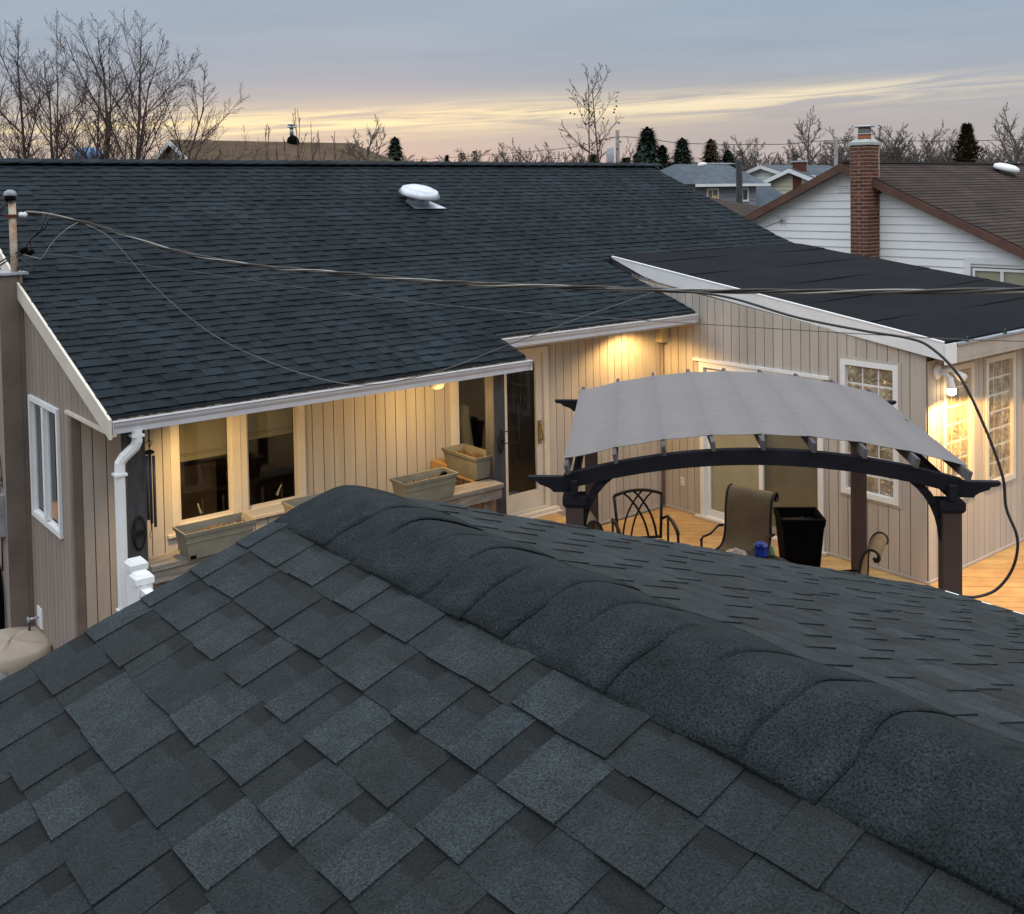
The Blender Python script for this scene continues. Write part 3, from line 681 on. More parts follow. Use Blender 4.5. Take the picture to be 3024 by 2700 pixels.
m = MB(); m.lathe([(.17, 0), (.16, .12), (.11, .30), (.02, .30)], (2.98, 11.30, .84), 20); obj('lampshade', m, M_orange, HS)

# glass block windows
def blocks(axis, c, a0, a1, z0, z1, nc, nr, parent):
    w = (a1 - a0) / nc; h = (z1 - z0) / nr; m = MB()
    b = .014; t_ = .03
    # one shared bevelled block, local x=along wall, y=depth(out is -y), z up
    k = MB(); W_, H_ = w - .010, h - .010
    k.hexa([(0, 0, 0), (W_, 0, 0), (W_, .03, 0), (0, .03, 0)], [(0, 0, H_), (W_, 0, H_), (W_, .03, H_), (0, .03, H_)])
    k.hexa([(b, -.010, b), (W_ - b, -.010, b), (W_, 0, 0), (0, 0, 0)], [(b, -.010, H_ - b), (W_ - b, -.010, H_ - b), (W_, 0, H_), (0, 0, H_)])
    me = k.mesh('glass_block', M_block)
    for i in range(nc):
        for j in range(nr):
            o = bpy.data.objects.new('glass_block', me); COL.objects.link(o); o.parent = parent
            if axis == 'x': o.matrix_local = Matrix.Translation((a0 + i * w + .005, c, z0 + j * h + .005))
            else: o.matrix_local = Matrix.Translation((c, a0 + (i + 1) * w - .005, z0 + j * h + .005)) @ Matrix.Rotation(R(-90), 4, 'Z')
def block_window(axis, c, a0, a1, z0, z1, nc, nr, mat):
    wf = MB(); frame_rect(wf, axis, c + .01, -1, a0, a1, z0, z1, .062, .045)
    d0 = c + .03
    if axis == 'x': wf.box((a0 + .06, c + .010, z0 + .06), (a1 - .06, d0 + .03, z1 - .06))
    else: wf.box((c + .010, a0 + .06, z0 + .06), (d0 + .03, a1 - .06, z1 - .06))
    f_ = obj('window', wf, mat, HS)
    blocks(axis, c + .012, a0 + .062, a1 - .062, z0 + .062, z1 - .062, nc, nr, f_)
    # thin outer casing
    m = MB(); frame_rect(m, axis, c - .012, -1, a0 - .028, a1 + .028, z0 - .028, z1 + .028, .026, .012); obj('casing', m, M_sid, f_)
block_window('x', YFW, 10.60, 11.26, .80, 2.30, 3, 7, M_cream)
block_window('x', YFW, 11.53, 12.23, .80, 2.30, 3, 7, M_cream)
block_window('x', YFW, 12.48, 13.2, .80, 2.30, 3, 7, M_cream)
block_window('y', XWG, 6.18, 6.90, .78, 2.32, 3, 7, M_white)
# sliding patio door in the wing
wf = MB(); o_ = XWG + .02
frame_rect(wf, 'y', o_, -1, 7.14, 9.01, .0, 2.05, .07, .055, .03); wf.box((XWG - .05, 7.05, 2.052), (XWG - .012, 9.1, 2.09)); slid = obj('sliding_door', wf, M_white, HS)
m = MB(); frame_rect(m, 'y', XWG + .045, -1, 8.04, 8.94, .03, 1.98, .06, .03, .09); obj('door_panel', m, M_white, slid)
m = MB(); frame_rect(m, 'y', XWG + .075, -1, 7.21, 8.10, .03, 1.98, .06, .03, .09); obj('door_panel', m, pm('bronze_panel', (.30, .25, .21), .6), slid)
pane(slid, 'y', XWG + .03, 8.10, 8.88, .12, 1.92); pane(slid, 'y', XWG + .06, 7.27, 8.04, .12, 1.92)
m = MB(); m.box((XWG + .048, 8.05, .04), (XWG + .056, 8.93, 1.97)); obj('shade', m, M_blind, slid)
m = MB(); m.box((XWG + .085, 7.2, .04), (XWG + .09, 8.05, 1.97)); obj('shade', m, M_blindd, slid)
m = MB(); m.box((XWG - .10, 7.08, .004), (XWG - .035, 9.06, .035)); obj('threshold', m, M_cream, slid)
# glazed door unit by the porch
wf = MB(); frame_rect(wf, 'x', YW + .02, -1, 6.78, 8.25, .42, 2.40, .075, .055, .03); wf.box((7.47, YW - .03, .45), (7.515, YW + .02, 2.325)); dr = obj('patio_door', wf, M_cream, HS)
m = MB(); frame_rect(m, 'x', YW + .03, -1, 7.52, 8.17, .455, 2.325, .10, .035, .20); leaf = obj('door_leaf', m, M_cream, dr)
m = MB(); frame_rect(m, 'x', YW + .03, -1, 6.86, 7.465, .455, 2.325, .06, .03, .2); obj('door_leaf', m, M_cream, dr)
pane(dr, 'x', YW + .02, 7.62, 8.07, .655, 2.225); pane(dr, 'x', YW + .02, 6.92, 7.405, .655, 2.265)
m = MB(); m.box((8.085, YW - .03, 1.22), (8.13, YW - .006, 1.50)); m.tube([(8.107, YW - .03, 1.26), (8.107, YW - .075, 1.28), (8.107, YW - .075, 1.44), (8.107, YW - .03, 1.46)], .010, 6); obj('handle', m, pm('brass', (.35, .27, .13), .4, metal=.6), leaf)
m = MB(); m.box((6.7, YW - .12, .385), (8.33, YW - .036, .418)); m.box((6.7, YW - .17, .372), (8.33, YW - .04, .3845)); obj('sill', m, M_cream, dr)
m = MB(); m.box((6.5, YW + 1.1, .3), (8.6, YW + 1.12, 2.5)); m.box((6.5, YW + .12, .3), (6.52, YW + 1.1, 2.5)); m.box((8.6, YW + .12, .3), (8.62, YW + 1.1, 2.5)); obj('room_interior', m, M_room, HS)
m = MB(); m.tube([(7.22, YW + .35, .45), (7.22, YW + .35, .95), (7.25, YW + .35, 1.3), (7.18, YW + .35, 1.6), (7.26, YW + .35, 1.75)], [.2, .16, .10, .12, .05], 12); obj('curtain', m, M_blindd, HS)

# porch floor, landing, posts, rail -------------------------------------------
m = MB(); m.box((2.70, 8.62, -.44), (6.9, YW - .02, .33)); obj('porch_floor', m, M_woodx, HS)
for i in range(6):
    m = MB(); ya = 8.93 + i * .122; m.box((6.905, ya, .30), (8.22, ya + .117, .37)); obj('landing_board', m, M_deck, HS)
m = MB(); m.box((6.91, 8.95, .0), (8.20, 9.64, .299)); obj('landing_base', m, M_woodx, HS)
for x_, dx_ in ((2.93, .075), (6.79, .075)):
    m = MB(); m.box((x_ - dx_, 8.75, -.4), (x_ + dx_, 8.90, 2.36)); obj('porch_post', m, M_post, HS)
m = MB(); m.box((6.85, 8.80, -.4), (6.885, 8.93, 2.355)); obj('post_trim', m, M_woodg, HS)
m = MB(); m.box((2.98, 8.60, 1.162), (6.72, 8.87, 1.204)); m.box((2.98, 8.615, 1.05), (6.70, 8.65, 1.161)); rail = obj('porch_rail', m, M_woodx, HS)
i = 0; x = 3.02
while x < 6.66:
    front = i % 2 == 0; m = MB(); yy = 8.655 if front else 8.70
    m.box((x, yy, .35), (x + .10, yy + .02, 1.16)); obj('picket', m, M_woodg if front else M_picket, rail); x += .115; i += 1
m = MB(); m.box((6.55, 8.90, 1.18), (6.87, 9.38, 1.22)); m.box((6.50, 9.385, 1.18), (6.86, 9.64, 1.29)); obj('side_rail', m, M_deck, HS)
i = 0; y = 8.94
while y < 9.6:
    m = MB(); m.box((6.68, y, .35), (6.70, y + .1, 1.19)); obj('picket', m, M_picket, HS); y += .115
# downspout
m = MB(); m.tube([(2.87, 8.54, 2.385), (2.87, 8.54, 2.29), (2.855, 8.55, 2.25), (2.775, 8.585, 2.17), (2.745, 8.60, 2.12), (2.74, 8.60, 2.02), (2.74, 8.60, -.42)], .045, 8, smooth=False, sx_=.9, sy_=1.0); dsp = obj('downspout', m, M_white, HS)
for z_ in (2.33, 2.02, .9):
    m = MB(); m.box((2.692 if z_ < 2.3 else 2.82, 8.50 if z_ > 2.3 else 8.55, z_), (2.79 if z_ < 2.3 else 2.92, 8.59 if z_ > 2.3 else 8.65, z_ + .02)); obj('strap', m, M_white, dsp)
# mast with weatherhead
m = MB(); m.tube([(2.65, 11.40, 3.55), (2.65, 11.40, 4.26)], .035, 12); mast = obj('service_mast', m, M_rust, HS)
m = MB(); m.tube([(2.65, 11.40, 4.26), (2.65, 11.40, 4.33)], .030, 10); m.lathe([(.06, 0), (.068, .02), (.05, .055), (.02, .07)], (2.635, 11.40, 4.325), 14); obj('weatherhead', m, pm('dull_zinc', (.26, .27, .29), .6, .4, .2, 20), mast)
m = MB(); m.lathe([(.05, 0), (.055, .01), (.05, .05)], (2.63, 11.38, 4.285), 12); obj('weatherhead_throat', m, M_bplast, mast)
m = MB(); m.box((2.58, 11.35, 4.115), (2.72, 11.45, 4.145)); obj('pipe_clamp', m, pm('rust', (.10, .03, .015), .9), mast)
m = MB(); m.lathe([(.02, 0), (.03, .02), (.022, .04), (.032, .06), (.015, .08)], (2.70, 11.36, 4.14), 10, axis=(.8, -.3, 0)); obj('insulator', m, M_white, mast)
def cable(name, pts, r, mat, parent, n=6): m = MB(); m.tube(pts, r, n); return obj(name, m, mat, parent)
for k, (a, b) in enumerate((((2.60, 11.38, 4.30), (2.40, 11.5, 4.0)), ((2.61, 11.36, 4.29), (2.43, 11.45, 3.98)))):
    cable('mast_wire', [a, (a[0] - .06, a[1] + .02, a[2] - .10), (b[0] + .05, b[1], b[2] + .1), b], .008, M_cable, mast)
for k in range(2):
    cable('splice_wire', [(2.90 + .05 * k, 11.2 - .04 * k, 4.15 - .01 * k), (2.88 + .03 * k, 11.22, 4.0), (2.78, 11.3, 3.88), (2.74 + .06 * k, 11.32, 3.80 - .02 * k), (2.58, 11.42, 3.70 - .03 * k), (2.42, 11.5, 3.60 - .05 * k)], .008, M_cable, mast)
    m = MB(); m.tube([(2.70 + .06 * k, 11.34, 3.76 - .03 * k), (2.76 + .06 * k, 11.31, 3.80 - .03 * k)], .024, 8); obj('splice', m, M_bplast, mast)
cable('drip_loop', [(2.69, 11.38, 3.70), (2.74, 11.30, 3.66), (2.80, 11.26, 3.60), (2.80, 11.27, 3.54), (2.72, 11.33, 3.54), (2.68, 11.37, 3.62), (2.67, 11.38, 3.52)], .006, M_cable, mast)
# meter, hose, wall box, fixtures
m = MB(); m.box((2.39, 11.34, .90), (2.469, 11.52, 1.32)); mt = obj('meter_box', m, M_galv, chs)
m = MB(); m.lathe([(.07, 0), (.075, .03), (.06, .08), (.03, .10)], (2.39, 11.43, 1.16), 14, axis=(-1, 0, 0)); obj('meter_glass', m, pm('meter_glass', (.25, .25, .26), .2, .6), mt)
m = MB(); m.box((2.37, 11.55, .98), (2.469, 11.68, 1.15)); obj('junction_box', m, pm('tan_box', (.42, .33, .18), .6), chs)
cable('meter_cable', [(2.44, 11.5, 1.32), (2.43, 11.52, 1.5), (2.44, 11.46, 1.72), (2.46, 11.40, 1.40)], .022, pm('taped_cable', (.35, .33, .28), .6, .4, .3, 20, vcol=(.03, .03, .03)), chs)
cable('meter_cable', [(2.455, 11.45, .9), (2.455, 11.46, .52)], .008, M_cable, chs)
m = MB(); m.box((XL - .005, 10.92, .02), (XL + .008, 11.08, .22)); ob = obj('spigot_plate', m, M_white, HS)
m = MB(); m.tube([(XL - .005, 11.02, .12), (XL - .09, 11.02, .12), (XL - .10, 11.02, .09)], .014, 6); m.lathe([(.03, 0), (.03, .012)], (XL - .10, 11.02, .12), 8, axis=(-1, 0, 0)); obj('spigot', m, M_galv, ob)
cable('hose_tail', [(XL - .09, 11.02, .09), (XL - .10, 11.03, -.1), (XL - .06, 11.0, -.42)], .012, M_cable, ob); cable('hose_tail', [(XL - .09, 11.09, -.02), (XL - .09, 11.1, -.42)], .012, M_cable, ob)
# electrical box and conduit, outlet, soffit lamp, porch globe lamps
m = MB(); m.box((10.165, YW - .13, 2.25), (10.30, YW - .013, 2.50)); ebx = obj('wall_box', m, M_box, HS)
m = MB(); m.tube([(10.26, YW - .04, 2.25), (10.26, YW - .04, .05)], .022, 8); obj('conduit', m, pm('brown_conduit', (.22, .17, .13), .6), ebx)
m = MB(); m.box((XWG - .022, 9.30, .35), (XWG - .0125, 9.36, .46)); obj('outlet', m, M_white, HS)
m = MB(); m.box((XWG - .026, 9.318, .37), (XWG - .0222, 9.342, .395)); m.box((XWG - .026, 9.318, .415), (XWG - .0222, 9.342, .44)); obj('socket', m, M_blind, HS)
m = MB(); m.lathe([(.07, 0), (.075, -.012), (.05, -.02), (.045, -.02)], (9.50, YW - .20, 2.5285), 16); sl_ = obj('soffit_lamp', m, M_white, HS)
m = MB(); m.lathe([(.035, 0), (.03, -.006), (.01, -.008)], (9.50, YW - .20, 2.508), 12); obj('bulb', m, M_bulb, sl_)
def lamp(name, typ, loc, energy, col, rad=.05, aim=None, ang=None, blend=.3, parent=HS):
    l = bpy.data.lights.new(name, typ); l.energy = energy; l.color = col
    l.shadow_soft_size = rad
    o = bpy.data.objects.new(name, l); link(o, parent, loc)
    if aim: o.rotation_euler = Vector(aim).to_track_quat('-Z', 'Y').to_euler()
    if ang: l.spot_size = R(ang); l.spot_blend = blend
    return o
WARM = (1, .60, .20)
lamp('soffit_light', 'SPOT', (9.50, YW - .38, 2.49), 78, WARM, .03, (.05, .02, -1), 155, .5)
for gx in (6.24,):
    m = MB(); m.lathe([(.06, 0), (.06, -.02), (.04, -.03)], (gx, 9.12, 2.359), 14); gl = obj('porch_lamp', m, M_white, HS)
    m = MB(); m.lathe([(.035, 0), (.075, -.03), (.088, -.07), (.075, -.11), (.03, -.13)], (gx, 9.12, 2.33), 16); obj('globe', m, M_globe, gl)
    lamp('porch_light', 'POINT', (gx, 8.86, 2.0), 27, (1, .65, .24), .08)
m = MB(); m.lathe([(.06, 0), (.06, -.012), (.04, -.014)], (3.30, 9.20, 2.359), 14); obj('porch_lamp', m, M_globe, HS)
lamp('porch_light', 'SPOT', (3.34, 8.94, 2.33), 112, (1, .65, .24), .05, (.55, .18, -.85), 130, 1.0)
# corner floodlight
m = MB(); m.lathe([(.085, 0), (.085, .012), (.06, .03), (.03, .035)], (10.50, YFW - .014, 2.27), 18, axis=(0, -1, 0)); fl = obj('floodlight', m, M_white, HS)
m = MB(); m.tube([(10.50, YFW - .045, 2.27), (10.54, YFW - .11, 2.24), (10.55, YFW - .13, 2.18)], [.02, .022, .035], 10); m.lathe([(.034, 0), (.036, .05), (.045, .09), (.047, .12)], (10.55, YFW - .13, 2.22), 14, axis=(.05, -.1, -1)); obj('lamp_head', m, M_white, fl)
m = MB(); m.lathe([(.046, 0), (.05, .03), (.045, .06), (.02, .075)], (10.556, YFW - .142, 2.10), 14, axis=(.05, -.1, -1)); obj('bulb', m, M_bulb, fl)
m = MB(); m.tube([(10.52, YFW - .045, 2.28), (10.62, YFW - .10, 2.29), (10.68, YFW - .13, 2.26)], [.02, .022, .035], 10); m.lathe([(.034, 0), (.036, .05), (.045, .09), (.05, .15), (.02, .16)], (10.65, YFW - .12, 2.27), 14, axis=(.7, -.3, -.5)); obj('lamp_head', m, M_white, fl)
lamp('flood_light', 'SPOT', (10.60, YFW - .36, 2.06), 170, (1, .58, .17), .05, (.05, -.22, -1), 160, .08)
m = MB(); m.lathe([(.30, 0), (.30, .004)], (8.5, 12.85, 4.15), 4, axis=(0, -S2, 1), smooth=False)
# attic vent on roof
va = Vector((.03, -.30, 1)).normalized(); vn = Vector((0, -S2, 1)).normalized(); vc = Vector((8.52, 12.84, 4.158))
vt = obj('attic_vent', MB().lathe([(.17, -.05), (.165, .10), (.17, .13)], vc, 20, axis=va), M_galv, HS)
m = MB(); m.lathe([(.285, .115), (.305, .12), (.31, .135), (.268, .205), (.255, .213), (.250, .208), (.19, .238), (.10, .256), (.02, .260)], vc, 28, axis=va); obj('vent_cap', m, pm('bright_aluminium', (.50, .52, .57), .38, .5, .12, 10, metal=.6, fine=.08), vt)
fu = Vector((1, 0, 0)); fv = Vector((0, 1, S2)).normalized()
m = MB(); m.hexa([vc + fu * a + fv * b + vn * .014 for a, b in ((-.2, -.24), (.34, -.26), (.2, .05), (-.2, .05))], [vc + fu * a + fv * b + vn * .019 for a, b in ((-.2, -.24), (.34, -.26), (.2, .05), (-.2, .05))]); obj('flashing', m, M_galv, vt)

# ------------------------------------------------------------------ deck of diagonal boards
DK = MB(); DK.box((4.9, -1, -.40), (15.2, 9.6, -.02)); dk = obj('deck', DK, pm('deck_frame', (.05, .03, .015)), kind='structure'); tag(dk, 'honey coloured wooden deck in front of the wing', 'deck')
def clip(poly, n, c):
    out = []
    for i in range(len(poly)):
        a, b = poly[i], poly[(i + 1) % len(poly)]; da, db = a[0] * n[0] + a[1] * n[1] - c, b[0] * n[0] + b[1] * n[1] - c
        if da <= 0: out.append(a)
        if (da < 0 < db) or (db < 0 < da):
            t = da / (da - db); out.append((a[0] + (b[0] - a[0]) * t, a[1] + (b[1] - a[1]) * t))
    return out
s2 = math.sqrt(.5); k = 5.2
while k < 15.0:
    w = .138; a = k / s2
    poly = [((k) * s2 - 9, (k) * s2 + 9), ((k) * s2 + 9, (k) * s2 - 9), ((k + w - .006) * s2 + 9, (k + w - .006) * s2 - 9), ((k + w - .006) * s2 - 9, (k + w - .006) * s2 + 9)]
    for nn, cc in (((1, 0), 15.0), ((-1, 0), -4.92), ((0, 1), 9.62), ((0, -1), .8)): poly = clip(poly, nn, cc) if poly else poly
    if len(poly) >= 3:
        ar = sum(poly[i][0] * poly[(i + 1) % len(poly)][1] - poly[(i + 1) % len(poly)][0] * poly[i][1] for i in range(len(poly)))
        if ar < 0: poly.reverse()
        dz = RS.uniform(-.0015, .0015); m = MB(); m.hexa([(x, y, -.02) for x, y in poly], [(x, y, dz) for x, y in poly]); obj('deck_board', m, M_deck, dk)
    k += w

# ------------------------------------------------------------------ pergola
PG = thing('pergola', 'arched pergola with dark beams and taupe fabric canopy over the patio', 'pergola', (7.3, 5.9, 0))
A_ = Vector((s2, -s2, 0)); B_ = Vector((s2, s2, 0)); O_ = Vector((5.26, 5.86, 0))
def pg(u, v, z): return O_ + A_ * u + B_ * v + Vector((0, 0, z))
def zarc(u): return 2.315 - .185 * ((u - 1.375) / 1.375) ** 2        # underside-of-purlin line
DV = 2.95
for u, v in ((0, 0), (2.75, 0), (0.02, DV), (2.73, DV)):
    h = .066; m = MB(); m.hexa([pg(u + a, v + b, .004) for a, b in ((-h, -h), (h, -h), (h, h), (-h, h))], [pg(u + a, v + b, 1.93) for a, b in ((-h, -h), (h, -h), (h, h), (-h, h))]); po = obj('post', m, M_perg, PG)
    h2 = .088; m = MB(); m.hexa([pg(u + a, v + b, 1.905) for a, b in ((-h2, -h2), (h2, -h2), (h2, h2), (-h2, h2))], [pg(u + a, v + b, 1.96) for a, b in ((-h2, -h2), (h2, -h2), (h2, h2), (-h2, h2))])
    h3 = .072; m.hexa([pg(u + a, v + b, 1.88) for a, b in ((-h3, -h3), (h3, -h3), (h3, h3), (-h3, h3))], [pg(u + a, v + b, 1.906) for a, b in ((-h2, -h2), (h2, -h2), (h2, h2), (-h2, h2))]); obj('post_cap', m, M_pergd, po)
for v in (0, DV):
    for dv in (0.0,):
        m = MB(); n_ = 24; hw = .035
        for i in range(n_):
            u0, u1 = -.08 + 2.91 * i / n_, -.08 + 2.91 * (i + 1) / n_
            zt0, zt1 = zarc(u0) + .01, zarc(u1) + .01; d0 = .115
            m.hexa([pg(u0, v - hw, zt0 - d0), pg(u1, v - hw, zt1 - d0), pg(u1, v + hw, zt1 - d0), pg(u0, v + hw, zt0 - d0)], [pg(u0, v - hw, zt0), pg(u1, v - hw, zt1), pg(u1, v + hw, zt1), pg(u0, v + hw, zt0)])
        obj('arched_beam', m, M_pergd, PG)
    for sgn, uo in ((-1, 0), (1, 2.75)):                                  # shaped beam tails
        prof = [(0, 2.10), (-.35, 2.10), (-.35, 2.085), (-.33, 2.07), (-.28, 2.062), (-.27, 2.045), (-.20, 2.02), (-.17, 2.0), (-.16, 1.985), (0, 1.985)]
        m = MB(); f = -sgn; a = [pg(uo + (p * -sgn if sgn < 0 else -p), v - .03, z) if False else pg(uo + sgn * abs(p), v - .03, z) for p, z in prof]; b = [pg(uo + sgn * abs(p), v + .03, z) for p, z in prof]
        m.hexa(a, b); obj('beam_tail', m, M_pergd, PG)
        m = MB(); pts = []; n_ = 10
        for i in range(n_ + 1):                                           # curved knee brace
            t = i / n_; th_ = t * math.pi / 2
            pts.append(pg(uo - sgn * (.05 + .56 * (1 - math.cos(th_))), v, 1.66 + .57 * math.sin(th_)))
        for i in range(n_): m.bar(pts[i], pts[i + 1] + (pts[i + 1] - pts[i]) * .12, .03, .06, up=tuple(B_) if False else (0, 0, 1) if i > n_ / 2 else tuple(A_))
        obj('knee_brace', m, M_pergd, PG)
    # depth-direction tails at the posts
for uo in (0, 2.75):
    m = MB(); m.bar(pg(uo, -.1, 2.035), pg(uo, DV + .1, 2.035), .05, .10); obj('side_beam', m, M_pergd, PG)
PU = [-.05 + i * 2.90 / 8 for i in range(9)]
def ptop(u): return zarc(u) + .105
for i, u in enumerate(PU):
    t_ = math.atan2(-.37 * (u - 1.375) / 1.375 ** 2, 1) ; upv = Vector((0, 0, 1)) * math.cos(t_) - A_ * math.sin(t_)
    m = MB(); m.bar(pg(u, -.13, zarc(u) + .064), pg(u, DV + .13, zarc(u) + .064), .028, .070, up=tuple(upv)); obj('purlin', m, M_purlin, PG)
# canopy: faceted over the purlins with slight sag and wrinkles
NU, NV = 8 * 6, 22; P = []
for i in range(NU + 1):
    q = i / 6.0; a = int(min(q, 7)); f = q - a; u = PU[a] + (PU[a + 1] - PU[a]) * f; row = []
    for j in range(NV + 1):
        v = .06 + (DV - .17) * j / NV; vv = j / NV
        z = ptop(PU[a]) * (1 - f) + ptop(PU[a + 1]) * f + .004 - .004 * 4 * f * (1 - f)
        for c0, w0, am in ((.63, .018, .012), (.70, .014, -.010), (.45, .012, .008)):
            drift = c0 - .10 * max(0, (u - 1.2)) ; z += am * math.exp(-((vv - drift) / w0) ** 2) * min(1, max(0, (u - .9) / 1.2))
        uu = u - .03 * (i == 0) + .05 * (i == NU)
        row.append(pg(uu, v, z - (.02 if i == NU else 0)))
    P.append(row)
m = MB(); m.sheet(P, None, True); n0 = len(m.f); m.sheet([[p - Vector((0, 0, .003)) for p in r_] for r_ in reversed(P)], None, True)
me = m.mesh('canopy', M_canopy); uvl = me.uv_layers.new(name='UVMap')
for pl in me.polygons:
    for li, vi in zip(pl.loop_indices, pl.vertices):
        q = vi % ((NU + 1) * (NV + 1)); uvl.data[li].uv = ((q // (NV + 1)) / NU, (q % (NV + 1)) / NV)
can = obj('canopy', me, M_canopy, PG)

# ------------------------------------------------------------------ planter boxes on the rails
def planter(loc, rz, label, L=.64, Wd=.28, H=.235, soil=True):
    t = thing('planter_box', label, 'planter', loc, 'window-box planters on the porch rails', rz)
    m = MB(); tw = .012; b, r_ = .80, 1.0
    def ring(l, w, z): return [(-l / 2, -w / 2, z), (l / 2, -w / 2, z), (l / 2, w / 2, z), (-l / 2, w / 2, z)]
    rings = [ring(L * .86, Wd * .78, 0), ring(L * .96, Wd * .93, H - .035), ring(L * .96 + .02, Wd * .93 + .02, H - .033), ring(L + .01, Wd + .01, H), ring(L - .02, Wd - .02, H), ring(L * .93, Wd * .88, H - .04), ring(L * .86, Wd * .74, .03)]
    ids = [[m.vert(p) for p in r__] for r__ in rings]
    for i in range(len(ids) - 1):
        for k in range(4): m.face([ids[i][k], ids[i][(k + 1) % 4], ids[i + 1][(k + 1) % 4], ids[i + 1][k]])
    m.face(list(reversed(ids[0]))); obj('box', m, M_planter, t, local=True)
    m = MB(); m.box((-L / 2 * .97, -Wd / 2 * .945, H * .62), (L / 2 * .97, -Wd / 2 * .90, H * .655)); obj('rib', m, M_planter, t, local=True)
    m = MB(); m.box((-L * .42, -Wd * .40 - .003, .003), (-L * .34, -Wd * .38, .032)); obj('drain_notch', m, M_bplast, t, local=True)
    rr = random.Random(int(loc[0] * 100)); m = MB()
    P = [[((u / 26 - .5) * L * .90, (v / 10 - .5) * Wd * .84, H * .62 + .03 * rr.random() + .03 * math.sin(u * .4 + loc[0] * 7) * math.cos(v * .5)) for v in range(11)] for u in range(27)]
    m.sheet(P, None, False); obj('soil', m, M_soil, t, local=True)
    m = MB()
    for q in range(26):
        x_, y_ = rr.uniform(-.4, .4) * L, rr.uniform(-.35, .35) * Wd; a = rr.uniform(0, 6.3)
        m.tube([(x_, y_, H * .66), (x_ + .03 * math.cos(a), y_ + .03 * math.sin(a), H * .72 + rr.uniform(.0, .03))], .002, 3)
    obj('dry_stems', m, pm('dry_stem', (.30, .20, .10), .9), t, local=True, kind='stuff')
    return t
p1 = planter((3.56, 8.66, 1.206), 0, 'beige planter box at the left end of the porch rail below the window')
p2 = planter((4.60, 8.72, 1.206), 0, 'beige planter box mostly hidden behind the foreground ridge', .62)
p3 = planter((5.78, 8.70, 1.206), 0, 'beige planter box with a dark stone in its right corner')
p4 = planter((6.66, 9.12, 1.222), R(90), 'beige planter box turned crossways beside the dark porch post', .64, .30, .245)
m = MB(); m.lathe([(.02, 0), (.035, .02), (.03, .05), (.012, .06)], (6.01, 8.68, 1.385), 8); m.tube([(5.93, 8.66, 1.37), (6.0, 8.68, 1.43)], [.03, .02], 6); tag(obj('stone', m, M_bplast), 'small dark stone lying in the corner of a beige planter', 'stone')

# wind chime, iron ornaments
m = MB(); WC = thing('wind_chime', 'wind chime with long dark tubes hanging behind the left porch post', 'wind chime', (3.10, 8.93, 2.36))
m.tube([(3.10, 8.93, 2.36), (3.10, 8.93, 2.12)], .003, 5); obj('cord', m, M_black, WC)
m = MB(); m.lathe([(.045, 0), (.045, .015), (.02, .03)], (3.10, 8.93, 2.08), 12); m.tube([(3.10, 8.93, 2.13), (3.13, 8.93, 2.17), (3.10, 8.93, 2.20), (3.07, 8.93, 2.17)], .004, 5); obj('top_plate', m, M_black, WC)
for dx_, dy_, ln in ((-.015, .02, .56), (.03, -.02, .62), (.018, .035, .60), (-.03, -.02, .5)):
    m = MB(); m.tube([(3.10 + dx_, 8.93 + dy_, 2.06), (3.10 + dx_, 8.93 + dy_, 2.06 - ln)], .013, 10); obj('chime_tube', m, pm('dark_steel', (.05, .055, .07), .4, .5), WC)
m = MB(); m.tube([(3.10, 8.93, 2.06), (3.10, 8.93, 1.42), (3.08, 8.93, 1.36), (3.11, 8.93, 1.33)], .003, 4); obj('clapper_cord', m, M_black, WC)
def oval(name, label, c, w, h):
    t = thing(name, label, 'ornament', c); x, y, z = c
    for rw, rh, dz, dy in ((w, h, 0, 0), (w * .72, h * .48, h * .40, -.01), (w * .72, h * .48, -h * .40, -.01), (w * .8, h * .2, .0, -.02)):
        m = MB(); m.tube([(x + rw * math.sin(a), y + dy, z + dz + rh * math.cos(a)) for a in [k * 2 * math.pi / 20 for k in range(21)]], .006, 5); obj('hoop', m, M_black, t)
    return t
oval('iron_ornament', 'oval black iron hoop ornament on the left porch post', (2.93, 8.735, 1.47), .055, .145)
oval('iron_ornament', 'oval black iron hoop ornament on the right porch post beside the glazed door', (6.79, 8.735, 1.62), .04, .125)
TW = thing('iron_tree_bracket', 'black iron twig bracket sticking out from the right porch post', 'ornament', (6.87, 8.86, 1.6))
m = MB(); m.tube([(6.88, 8.87, 1.66), (7.0, 8.86, 1.68), (7.14, 8.86, 1.69)], .006, 5); m.tube([(6.88, 8.87, 1.56), (7.0, 8.86, 1.54), (7.14, 8.86, 1.53)], .006, 5); m.tube([(7.14, 8.86, 1.35), (7.14, 8.86, 1.95)], [.014, .009], 6); obj('arm', m, M_black, TW)
for a, b in ((.10, .17), (-.09, .14), (.04, .2), (-.05, .22), (.12, .05), (-.12, .04)):
    m = MB(); m.tube([(7.14, 8.86, 1.72 + b * .2), (7.14 + a * .6, 8.86, 1.76 + b * .5), (7.14 + a, 8.86, 1.86 + b)], [.006, .003], 4); obj('twig', m, M_black, TW)

